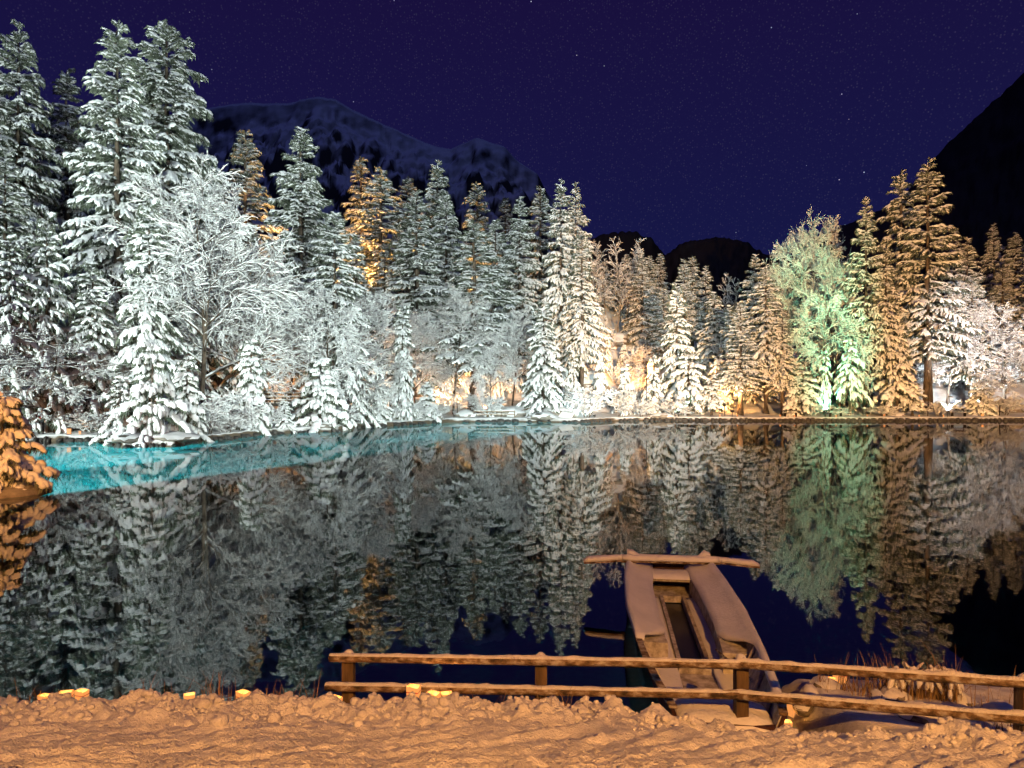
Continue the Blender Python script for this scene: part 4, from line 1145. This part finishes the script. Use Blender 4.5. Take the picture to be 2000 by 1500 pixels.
# ------------------------------------------------------------------ fence on the near bank
fe = empty('log_fence', (2.08, 6.0, 0.5))
tag(fe, 'two-rail wooden fence with frost and snow at the near water edge', 'fence')
FO = Vector((2.08, 6.0, 0.5))
def rail(a, bb, r, seed):
    a, bb = Vector(a) - FO, Vector(bb) - FO
    rs_ = random.Random(seed); n = 26
    pts = [a.lerp(bb, i / n) + Vector((0, rs_.uniform(-0.002, 0.002), rs_.uniform(-0.002, 0.002))) for i in range(n + 1)]
    b = MB(); b.tube(pts, [r * rs_.uniform(0.95, 1.04) for _ in pts], 10, True, rs_, 0.025); ob = b.build('rail', M['wood'], fe, True)
    # snow on top, uneven
    b = MB(); d = (bb - a).normalized(); sd = Vector((-d.y, d.x, 0)).normalized(); N2 = n * 5
    f0 = len(b.V)
    for i in range(N2 + 1):
        t = i / N2; p = a.lerp(bb, t)
        s = float(fbm(np.array(t * 14.0 + seed * 3.1), seed * 1.7, 0.0, 4)); th = max(0.002, 0.007 + 0.02 * s + 0.012 * max(0, s) ** 2 * 8)
        if i in (0, N2): th *= 0.3
        wj = 0.9 + 0.12 * float(perlin(np.array(t * 60.0), seed, 0.5))
        for an, k in ((2.45, 0.3), (2.1, 0.8), (1.57, 1.0), (1.04, 0.8), (0.70, 0.3)):
            rr_ = r * 1.015 + th * k * wj
            b.V.append(tuple(p + sd * (math.cos(an) * rr_) + Vector((0, 0, math.sin(an) * rr_))))
        b.V.append(tuple(p + Vector((0, 0, r * 0.3))))
    for i in range(N2):
        for k in range(6):
            b.F.append((f0 + i * 6 + k, f0 + i * 6 + (k + 1) % 6, f0 + (i + 1) * 6 + (k + 1) % 6, f0 + (i + 1) * 6 + k))
    b.build('snow_cap', M['snow_rough'], ob, True)
rail((-1.74, 6.36, 0.945), (2.10, 5.93, 1.055), 0.040, 1)
rail((-1.78, 6.36, 0.665), (2.10, 5.93, 0.785), 0.041, 2)
rail((2.0, 5.955, 1.055), (4.9, 4.62, 1.375), 0.040, 3)
rail((2.0, 5.955, 0.775), (4.9, 4.62, 1.11), 0.043, 4)
for i, (x, y, zt, zb) in enumerate(((-1.585, 6.46, 0.93, -0.1), (0.27, 6.24, 0.99, -0.1), (2.08, 6.05, 1.05, -0.1), (3.98, 5.16, 1.25, 0.2))):
    b = MB(); b.box(Vector((x, y, (zt + zb) / 2)) - FO, (0.11, 0.10, zt - zb)); p_ = b.build('post', M['wood_v'], fe)
    b = MB(); b.tube([Vector((x, y, zt)) - FO, Vector((x, y, zt + 0.03)) - FO, Vector((x, y, zt + 0.05)) - FO], [0.055, 0.045, 0.02], 8); b.build('snow_cap', M['snow'], p_, True)

# ------------------------------------------------------------------ near stones under snow, snow clods, grass
i = 0
for (px, py, d, w, lab) in (
  (1140, 1400, 6.5, 0.14, 'leftmost small snow-covered stone left of the boat'), (1165, 1385, 6.6, 0.17, 'tall snow-covered stone left of the boat'),
  (1195, 1395, 6.4, 0.15, 'round snow-covered stone between two taller ones left of the boat'), (1215, 1372, 6.8, 0.13, 'pointed snow-covered stone by the boat'),
  (1245, 1378, 6.6, 0.26, 'largest snow-covered stone touching the boat side'), (1285, 1400, 6.2, 0.17, 'snow-covered stone under the boat edge'),
  (1225, 1408, 6.2, 0.18, 'flat snow-covered stone in front of the largest one'), (1265, 1425, 5.95, 0.14, 'nearest snow-covered stone left of the bow'),
  (1582, 1345, 6.9, 0.26, 'big snow pillow glowing beside the right lanterns'), (1612, 1338, 7.0, 0.20, 'second snow pillow glowing beside the right lanterns'),
  (1712, 1370, 6.6, 0.13, 'small paired snow lump right of the reeds'), (1745, 1368, 6.6, 0.18, 'round snow lump right of the reeds'),
  (1880, 1360, 6.4, 0.16, 'snow lump with bent stalks near the right post'), (1800, 1408, 5.9, 0.26, 'dark-sided stone under the lower right rail'),
  (1960, 1372, 5.9, 0.24, 'broad snow lump before the right fence post'), (1560, 1385, 6.1, 0.2, 'brown stone right of the bow'), (1610, 1395, 5.8, 0.15, 'steep snow block right of the bow')):
    x = (px - 1000) / FPX * d
    z = max(0.0, float(near_base(np.array(x), np.array(d))))
    boulder(px, py, d, w * 0.72, w * 0.66, lab, i, 'snow_covered_stone', 'stone', 'snow-covered stones on the near bank', z + w * 0.02); i += 1

# broken snow clods on the ridge of the bank
rs_ = np.random.RandomState(17)
import bmesh
bm = bmesh.new(); bmesh.ops.create_icosphere(bm, subdivisions=2, radius=1.0)
IV = np.array([v.co[:] for v in bm.verts]); IF = np.array([[v.index for v in f.verts] for f in bm.faces]); bm.free()
Vc, Fc = [], []; nb_ = 0
for k in range(2600):
    x = rs_.uniform(-5, 5)
    yr = float(np.interp(x, [-6, 1.0, 2.2, 3.2, 4.5], [5.55, 5.5, 4.95, 4.45, 4.1]))
    y = yr + rs_.normal(0.0, 0.28) - 0.02; r = min(0.06, rs_.gamma(1.6, 0.0065) + 0.005)
    if x > 1.1 and x < 2.9 and y > 5.3: continue
    z = float(near_z(np.array(x), np.array(y)))
    jit = 1 + 0.45 * fbm(IV[:, 0] * 1.3 + k, IV[:, 1] * 1.3, IV[:, 2] * 1.3, 2)
    Vc.append(IV * jit[:, None] * r * np.array([1.1, 1.0, 0.85]) + np.array([x, y, z + r * 0.05])); Fc.append(IF + nb_); nb_ += len(IV)
o = link('snow_clods', mesh_np('snow_clods', np.concatenate(Vc), np.concatenate(Fc), M['snow_rough'], True))
tag(o, 'loose crumbs and clods of ploughed snow along the bank crest', 'snow', kind='stuff')

# dry grass and reeds
V, F = [], []
def blade(p, h, lean, az, w, bend=1.0):
    n = 5; b0 = len(V); d = np.array([math.cos(az), math.sin(az), 0]); s = np.array([-d[1], d[0], 0])
    for k in range(n + 1):
        t = k / n
        c = np.array(p) + d * (lean * h * t ** (1 + bend)) + np.array([0, 0, h * (t - 0.35 * lean * bend * t ** 3)])
        ww = w * (1 - 0.85 * t)
        V.append(c - s * ww); V.append(c + s * ww)
    for k in range(n): F.append((b0 + 2 * k, b0 + 2 * k + 1, b0 + 2 * k + 3, b0 + 2 * k + 2))
rg = random.Random(23)
def tuft(px, py, d, n, h, spread):
    p = P(px, py, d)
    for k in range(n):
        x = p.x + rg.uniform(-spread, spread); y = d + rg.uniform(-0.12, 0.12)
        z = float(near_z(np.array(x), np.array(y))) - 0.03
        blade((x, y, z), 1.15 * h * rg.uniform(0.4, 1.1), rg.uniform(0.05, 0.8), rg.uniform(0, 6.28), rg.uniform(0.0025, 0.006), rg.uniform(0.3, 1.6))
for (px, n, h, sp) in ((30, 8, 0.18, 0.2), (85, 40, 0.26, 0.22), (130, 16, 0.16, 0.2), (250, 14, 0.18, 0.2), (290, 14, 0.28, 0.12), (330, 22, 0.26, 0.16), (425, 26, 0.42, 0.10), (435, 24, 0.2, 0.15), (475, 20, 0.22, 0.15), (540, 24, 0.22, 0.18), (590, 26, 0.26, 0.2), (610, 10, 0.3, 0.1), (735, 8, 0.16, 0.1), (900, 16, 0.2, 0.15), (950, 12, 0.18, 0.15), (1005, 14, 0.2, 0.12), (1060, 12, 0.2, 0.12), (1110, 10, 0.25, 0.08)):
    tuft(px, 1365, rg.uniform(5.85, 6.05), n, h, sp)
for (px, n, h, sp, d) in ((1522, 14, 0.24, 0.1, 7.1), (1655, 60, 0.34, 0.3, 6.9), (1690, 50, 0.36, 0.2, 6.8), (1725, 40, 0.36, 0.2, 6.7), (1760, 40, 0.34, 0.2, 6.7), (1800, 70, 0.40, 0.25, 6.6), (1840, 60, 0.38, 0.2, 6.5), (1870, 12, 0.55, 0.06, 6.4), (1925, 18, 0.34, 0.1, 6.2), (1975, 10, 0.4, 0.06, 6.0), (1985, 60, 0.2, 0.2, 5.4), (1960, 40, 0.2, 0.2, 5.5), (1180, 14, 0.2, 0.15, 6.6), (1110, 12, 0.24, 0.1, 6.3)):
    tuft(px, 1365, d, n, h, sp)
me = mesh_np('dry_grass', np.array(V), None, M['grass'], False, np.array(F))
tag(link('dry_grass', me), 'dry brown grass and reeds sticking out of the near bank', 'grass', kind='stuff')
# snow-bowed reed bundles by the right fence
for k, (px, d, w, lab) in enumerate(((1755, 6.75, 0.24, 'snow-bowed reed clump in the middle of the right bank'), (1815, 6.6, 0.32, 'largest snow-bowed reed clump on the right bank'), (1850, 6.5, 0.22, 'snow-bowed reed clump nearest the bent stalks'))):
    x = (px - 1000) / FPX * d; z = max(0, float(near_base(np.array(x), np.array(d))))
    o = empty('reed_clump', (x, d, z - 0.02)); tag(o, lab, 'reeds', 'snow-bowed reeds')
    V, F = [], []
    for q in range(70): blade((rg.uniform(-w, w) * 0.5, rg.uniform(-0.1, 0.1), 0), rg.uniform(0.22, 0.40), rg.uniform(0.3, 1.0), rg.uniform(0, 6.28), rg.uniform(0.004, 0.008), rg.uniform(0.6, 1.8))
    link('stalks', mesh_np('stalks', np.array(V), None, M['grass'], False, np.array(F)), o)
    C = []
    for q in range(26):
        az = rg.uniform(0, 6.28); C.append([math.cos(az) * rg.uniform(0, w * 0.6), math.sin(az) * 0.1, rg.uniform(0.14, 0.34), math.cos(az) * 0.8, math.sin(az) * 0.5, -0.6, rg.uniform(0.06, 0.13), rg.uniform(0.018, 0.035), rg.uniform(0.018, 0.035)])
    Vs, Fs = clump_mesh(np.array(C), np.random.RandomState(k), 4, 5)
    link('snow', mesh_np('snow', Vs, Fs, M['snow_tree'], True), o)

# ------------------------------------------------------------------ paper lanterns with candles
def bag_mesh():
    b = MB(); w, dp, h, t = 0.045, 0.034, 0.14, 0.006
    ring = lambda s, z, ph=0: [(sx * w * s + ph, sy * dp * s, z) for sx, sy in ((-1, -1), (1, -1), (1, 1), (-1, 1))]
    b.V += ring(0.88, 0) + ring(1.0, h * 0.75) + ring(1.03, h) + ring(0.97, h) + ring(0.93, h * 0.75) + ring(0.8, 0.01)
    b.V[8] = (b.V[8][0], b.V[8][1], h * 1.05); b.V[10] = (b.V[10][0], b.V[10][1], h * 0.96)
    for i in range(5):
        for k in range(4): b.F.append((i * 4 + k, i * 4 + (k + 1) % 4, (i + 1) * 4 + (k + 1) % 4, (i + 1) * 4 + k))
    b.F.append((20, 21, 22, 23)); b.F.append((3, 2, 1, 0))
    return b
def paper_mat():
    m = bpy.data.materials.new('lit_paper'); m.use_nodes = True
    t = m.node_tree; t.nodes.clear()
    o = N(t, 'ShaderNodeOutputMaterial'); tr = N(t, 'ShaderNodeBsdfTranslucent'); df = N(t, 'ShaderNodeBsdfDiffuse')
    tr.inputs[0].default_value = (0.07, 0.055, 0.045, 1); df.inputs[0].default_value = (0.35, 0.28, 0.22, 1)
    mx = N(t, 'ShaderNodeMixShader', i_0=0.45); t.links.new(tr.outputs[0], mx.inputs[1]); t.links.new(df.outputs[0], mx.inputs[2])
    em = N(t, 'ShaderNodeEmission', i_Strength=0.85); em.inputs[0].default_value = (1.0, 0.36, 0.09, 1)
    ad = N(t, 'ShaderNodeAddShader'); t.links.new(mx.outputs[0], ad.inputs[0]); t.links.new(em.outputs[0], ad.inputs[1])
    t.links.new(ad.outputs[0], o.inputs[0]); return m
M['paper'] = paper_mat()
BAG = bag_mesh().mesh('paper_bag', M['paper'])
b = MB(); b.tube([(0, 0, 0.012), (0, 0, 0.05)], 0.02, 10); CAN = b.mesh('candle', M['snow'])
b = MB(); b.tube([(0, 0, 0.05), (0, 0, 0.062), (0, 0, 0.085)], [0.003, 0.008, 0.001], 8); FLM = b.mesh('flame', M['flame'], True)
band_m = mat_noise('red_print', (0.55, 0.05, 0.05), (0.7, 0.10, 0.08), 30.0, 0.8)
b = MB()
w, dp = 0.0452, 0.0342
for z0, z1 in ((0.100, 0.107),):
    b.V += [(-w, -dp, z0), (w, -dp, z0), (w, -dp, z1), (-w, -dp, z1), (w + 0.001, dp, z0), (w + 0.001, dp, z1)]
    b.F += [(0, 1, 2, 3), (1, 4, 5, 2)]
BND = b.mesh('printed_band', band_m)
def lantern(px, py, d, label, scale=1.0, near=True, watts=4.0, rz=None, z=None):
    p = P(px, py, d)
    if z is None: z = float(near_z(np.array(p.x), np.array(d))) + 0.005 if near else float(gz(p.x, d))
    o = empty('paper_lantern', (p.x, d, z), rz if rz is not None else (px * 0.7) % 1.2 - 0.6); o.scale = (scale,) * 3
    tag(o, label, 'lantern', 'candle lanterns on the near bank' if near else 'candle lights round the far shore')
    for nm, me in (('paper_bag', BAG), ('candle', CAN), ('flame', FLM), ('printed_band', BND)):
        if not near and nm == 'printed_band': continue
        link(nm, me, o)
    if watts:
        ld = bpy.data.lights.new('candle_light', 'POINT'); ld.energy = watts; ld.color = (1.0, 0.36, 0.07); ld.shadow_soft_size = 0.02
        lo = bpy.data.objects.new('candle_light', ld); COL.objects.link(lo); lo.parent = o; lo.location = (0, 0, 0.11)
    return o
for (px, d, lab, sc_) in (
  (88, 6.0, 'glowing paper lantern in the grass, leftmost on the near bank', 1.0), (128, 5.95, 'bright paper lantern, second from the left on the near bank', 1.15), (160, 5.95, 'paper lantern close right of the bright second one', 1.0),
  (296, 6.0, 'paper lantern half sunk in snow under thin grass', 1.0), (370, 6.02, 'paper lantern hidden behind the snow crest, fifth from the left', 1.0), (475, 5.98, 'leaning paper lantern left of the fence', 1.1),
  (655, 6.1, 'paper lantern at the left end of the fence', 1.15), (808, 5.9, 'front one of the three lanterns behind the fence', 1.2), (847, 6.05, 'middle one of the three lanterns behind the fence', 1.2), (872, 6.0, 'right one of the three lanterns behind the fence', 1.15),
  (1535, 6.9, 'paper lantern right beside the boat', 1.2), (1548, 7.15, 'paper lantern tucked behind the one beside the boat', 1.1), (1622, 7.2, 'lower one of the lanterns behind the snow pillows', 1.3), (1640, 7.4, 'upper one of the lanterns behind the snow pillows', 1.3)):
    lantern(px, 1370, d, lab, sc_, True, 4.0 if px > 1500 else 2.6, z=(0.20 if px > 1600 else None))
for (px, d, lab, sc_) in (
  (135, 46.4, 'large paper lantern by the person on the left bank', 2.6), (156, 46.2, 'starry candle right of the large lantern on the left bank', 1.6), (203, 41.7, 'orange candle in the hollow left of the peninsula', 1.6), (218, 43.6, 'candle behind the peninsula hump', 1.5),
  (585, 60.4, 'candle seen over the footbridge rail', 1.6), (1296, 77, 'candle by the orange boulder', 1.5), (1406, 76.8, 'candle under the low orange sapling', 1.4), (1440, 76.9, 'candle left of the orange spruces', 1.4), (1524, 76.8, 'candle left of the first bench', 1.7), (1552, 76.5, 'candle below the first bench', 1.4),
  (1633, 76.4, 'candle below the second bench', 1.3), (1694, 76.5, 'candle below the litter bin', 1.4), (1727, 77.1, 'bright candle right of the litter bin', 1.9), (1795, 76.6, 'candle by the thick pale stem', 1.4), (1843, 76.6, 'candle left of the right bench', 1.4), (1919, 77, 'glowing candle right of the right bench', 2.2)):
    lantern(px, 800, d, lab, sc_, False, 60.0 if px in (1919, 203) else (18.0 if px in (156, 585, 1727) else 0))

# ------------------------------------------------------------------ floodlights (each a housing with a glass and its lamp)
def floodlight(loc, target, key, label, spot=70, blend=0.6, size=0.25, watts=None, scale=1.0, ground=None):
    loc, target = Vector(loc), Vector(target)
    o = empty('floodlight', loc); tag(o, label, 'floodlight')
    d = (target - loc).normalized()
    o.rotation_euler = d.to_track_quat('-Z', 'Y').to_euler()
    b = MB(); b.box((0, 0, 0.10 * scale), (0.36 * scale, 0.28 * scale, 0.14 * scale), taper=0.8); b.build('housing', M['metal'], o)
    b = MB(); b.box((0, 0, 0.026 * scale), (0.31 * scale, 0.23 * scale, 0.012)); b.build('glass', M['lens'], o)
    b = MB(); b.box((0.195 * scale, 0, 0.14 * scale), (0.02, 0.05, 0.26 * scale)); b.box((-0.195 * scale, 0, 0.14 * scale), (0.02, 0.05, 0.26 * scale)); b.build('bracket', M['metal'], o)
    if ground is None and loc.z > 0 and loc.y > 30: ground = float(gz(loc.x, loc.y)) - 0.2
    if ground is not None and loc.z - ground > 0.5:
        inv = o.matrix_basis.inverted(); b = MB()
        b.tube([inv @ Vector((loc.x, loc.y - 0.02, ground)), inv @ (loc - d * 0.2)], 0.05, 8); b.build('mast', M['metal'], o)
    col, w = LAMP[key]
    ld = bpy.data.lights.new('flood_lamp', 'SPOT'); ld.energy = watts or w; ld.color = col
    ld.spot_size = math.radians(spot); ld.spot_blend = blend; ld.shadow_soft_size = size
    lo = bpy.data.objects.new('flood_lamp', ld); COL.objects.link(lo); lo.parent = o; lo.location = (0, 0, -0.03)
    return o
def G(px, d, up=0.35):
    x = (px - 1000) / FPX * d
    return (x, d, float(gz(x, d)) + up)
# sodium street lamp on the path behind the camera
sl = empty('street_lamp', (3.2, -6.5, 1.9)); tag(sl, 'sodium street lamp on the path behind the viewer', 'street lamp')
b = MB(); b.tube([(0, 0, -0.1), (0, 0, 5.8), (-0.2, 0.2, 6.2), (-0.8, 0.8, 6.3)], [0.07, 0.05, 0.045, 0.04], 10); b.build('pole', M['metal'], sl)
b = MB(); b.box((-1.0, 1.0, 6.3), (0.5, 0.3, 0.14), Matrix.Rotation(-0.78, 3, 'Z')); b.build('lamp_head', M['metal'], sl)
ld = bpy.data.lights.new('sodium_lamp', 'SPOT'); ld.energy = LAMP['path'][1]; ld.color = LAMP['path'][0]; ld.spot_size = math.radians(165); ld.spot_blend = 0.5; ld.shadow_soft_size = 0.12
lo = bpy.data.objects.new('sodium_lamp', ld); COL.objects.link(lo); lo.parent = sl; lo.location = (-1.0, 1.0, 6.18); lo.rotation_euler = (math.radians(58), 0, 0)

floodlight((-40, 0, 6.0), (-22, 62, 22), 'west', 'white floodlight behind the viewer aimed at the tall left spruces', 66, 0.5, ground=1.9)
floodlight((25, 5.5, 5.0), (-10, 80, 19), 'centre', 'white floodlight on the near bank aimed at the centre wood', 62, 0.35, ground=0.4)
floodlight((-1.5, -10.0, 6.5), (-7, 70, 28), 'centre', 'added white fill lamp on a mast behind the viewer, lightening the left wood', 58, 0.5, watts=150000, ground=1.9)  # added frontal fill, lifts the dark gaps between the branches
floodlight((16, -9, 7.0), (36, 80, 12), 'sodium', 'sodium floodlight behind the viewer aimed at the right shore', 46, 0.6, ground=1.9)
floodlight((-14.0, 14.0, 4.4), (ISX, ISY, 1.6), 'path', 'sodium lamp lighting the islet tree', 60, 0.6, watts=4200, ground=-1.5)
floodlight(G(600, 88, 9.0), P(720, 380, 108), 'slope', 'sodium floodlight hidden in the wood below the golden spruces', 110, 0.6)
floodlight(G(440, 84, 9.0), P(478, 350, 100), 'slope', 'sodium floodlight hidden below the lone golden spruce', 100, 0.6, watts=52000)
floodlight(G(900, 98, 9.0), P(945, 420, 114), 'slope', 'sodium floodlight hidden below the small golden spruce', 110, 0.6, watts=52000)
floodlight(G(1262, 79, 5.0), P(1210, 590, 108), 'gold', 'orange floodlight at the foot of the orange slope', 100, 0.6)
floodlight(G(1415, 78.0, 1.3), P(1440, 640, 90), 'gold', 'orange floodlight among the stems of the orange trees', 150, 0.5, watts=5000)
floodlight(G(1612, 76.4, 0.7), P(1612, 600, 84), 'green', 'green floodlight at the water edge before the green lit tree', 74, 0.5)
for k_, (yp, w_, lab) in enumerate(((750, 300000, 'lowest'), (650, 420000, 'second lowest'), (560, 300000, 'second highest'), (480, 170000, 'highest'))):  # added unseen green lamps, stacked to wash a tall column of trees
    floodlight((28, 5.0, 4.4 + 0.4 * k_), P(1612, yp, 82), 'green', lab + ' of the added green lamps on the near bank that tint the far tree', 9.5, 1.0, watts=w_, ground=0.4)
floodlight((29, 4.5, 5.0), P(1878, 640, 86), 'white', 'added white lamp on the near bank brightening the right end of the shore', 12, 1.0, watts=520000, ground=0.4)  # added unseen lamp, whitens the right shore from across the lake
floodlight(G(1850, 76.6, 0.7), P(1850, 600, 86), 'white', 'dazzling white floodlight at the water edge on the right', 90, 0.5)
floodlight(G(1905, 80.5, 1.4), P(1900, 560, 92), 'white', 'white floodlight on the right snow slope', 140, 0.5, watts=16000)
floodlight(G(1430, 76.8, 0.7), P(1440, 600, 86), 'peach', 'warm floodlight at the water edge left of the first bench', 80, 0.5, watts=16000)
floodlight(G(1565, 78.6, 1.0), P(1560, 520, 90), 'peach', 'warm floodlight under the rounded pink bare tree', 90, 0.5, watts=14000)
floodlight(G(955, 79, 0.6), P(930, 700, 84), 'peach', 'warm floodlight among the rocks at centre', 150, 0.5)
floodlight(G(875, 80, 0.8), P(860, 640, 88), 'peach', 'warm floodlight behind the little bare tree', 150, 0.5)
floodlight(G(700, 72, 0.8), P(760, 660, 84), 'peach', 'warm floodlight under the left bare trees', 150, 0.5)
floodlight(G(1160, 74.0, 0.3), P(1143, 770, 74.6), 'bush', 'cool floodlight at the foot of the brightly lit shrub', 160, 0.5)
floodlight(G(1325, 77.0, 0.6), P(1328, 660, 84), 'mint', 'mint floodlight behind the stone edging', 90, 0.5, watts=7000)
floodlight(G(40, 54, 1.0), P(60, 560, 66), 'cyan', 'cyan white floodlight glowing through the trees at far left', 150, 0.5)
floodlight(G(522, 62, 1.4), P(560, 700, 66), 'gold', 'yellow lamp behind the footbridge', 150, 0.5, watts=1500)
# lamps under the water
for (loc, tgt, w_, sp, lab) in (
  ((-18.5, 20.5, -0.55), (-16.2, 50, -2.0), 4200000, 54, 'underwater floodlight beside the islet'),
  ((-24.0, 27.0, -0.5), (-20, 46, -1.8), 1900000, 66, 'underwater floodlight at the left bank'),
  ((-21.5, 44.0, -0.25), (-14, 52.5, -0.7), 60000, 70, 'underwater floodlight right of the peninsula'),
  ((-14.8, 60.0, -0.25), (-8, 66, -0.7), 30000, 60, 'underwater floodlight right of the footbridge')):
    floodlight(loc, tgt, 'lake', lab, sp, 1.0, 0.2, w_, 0.6)
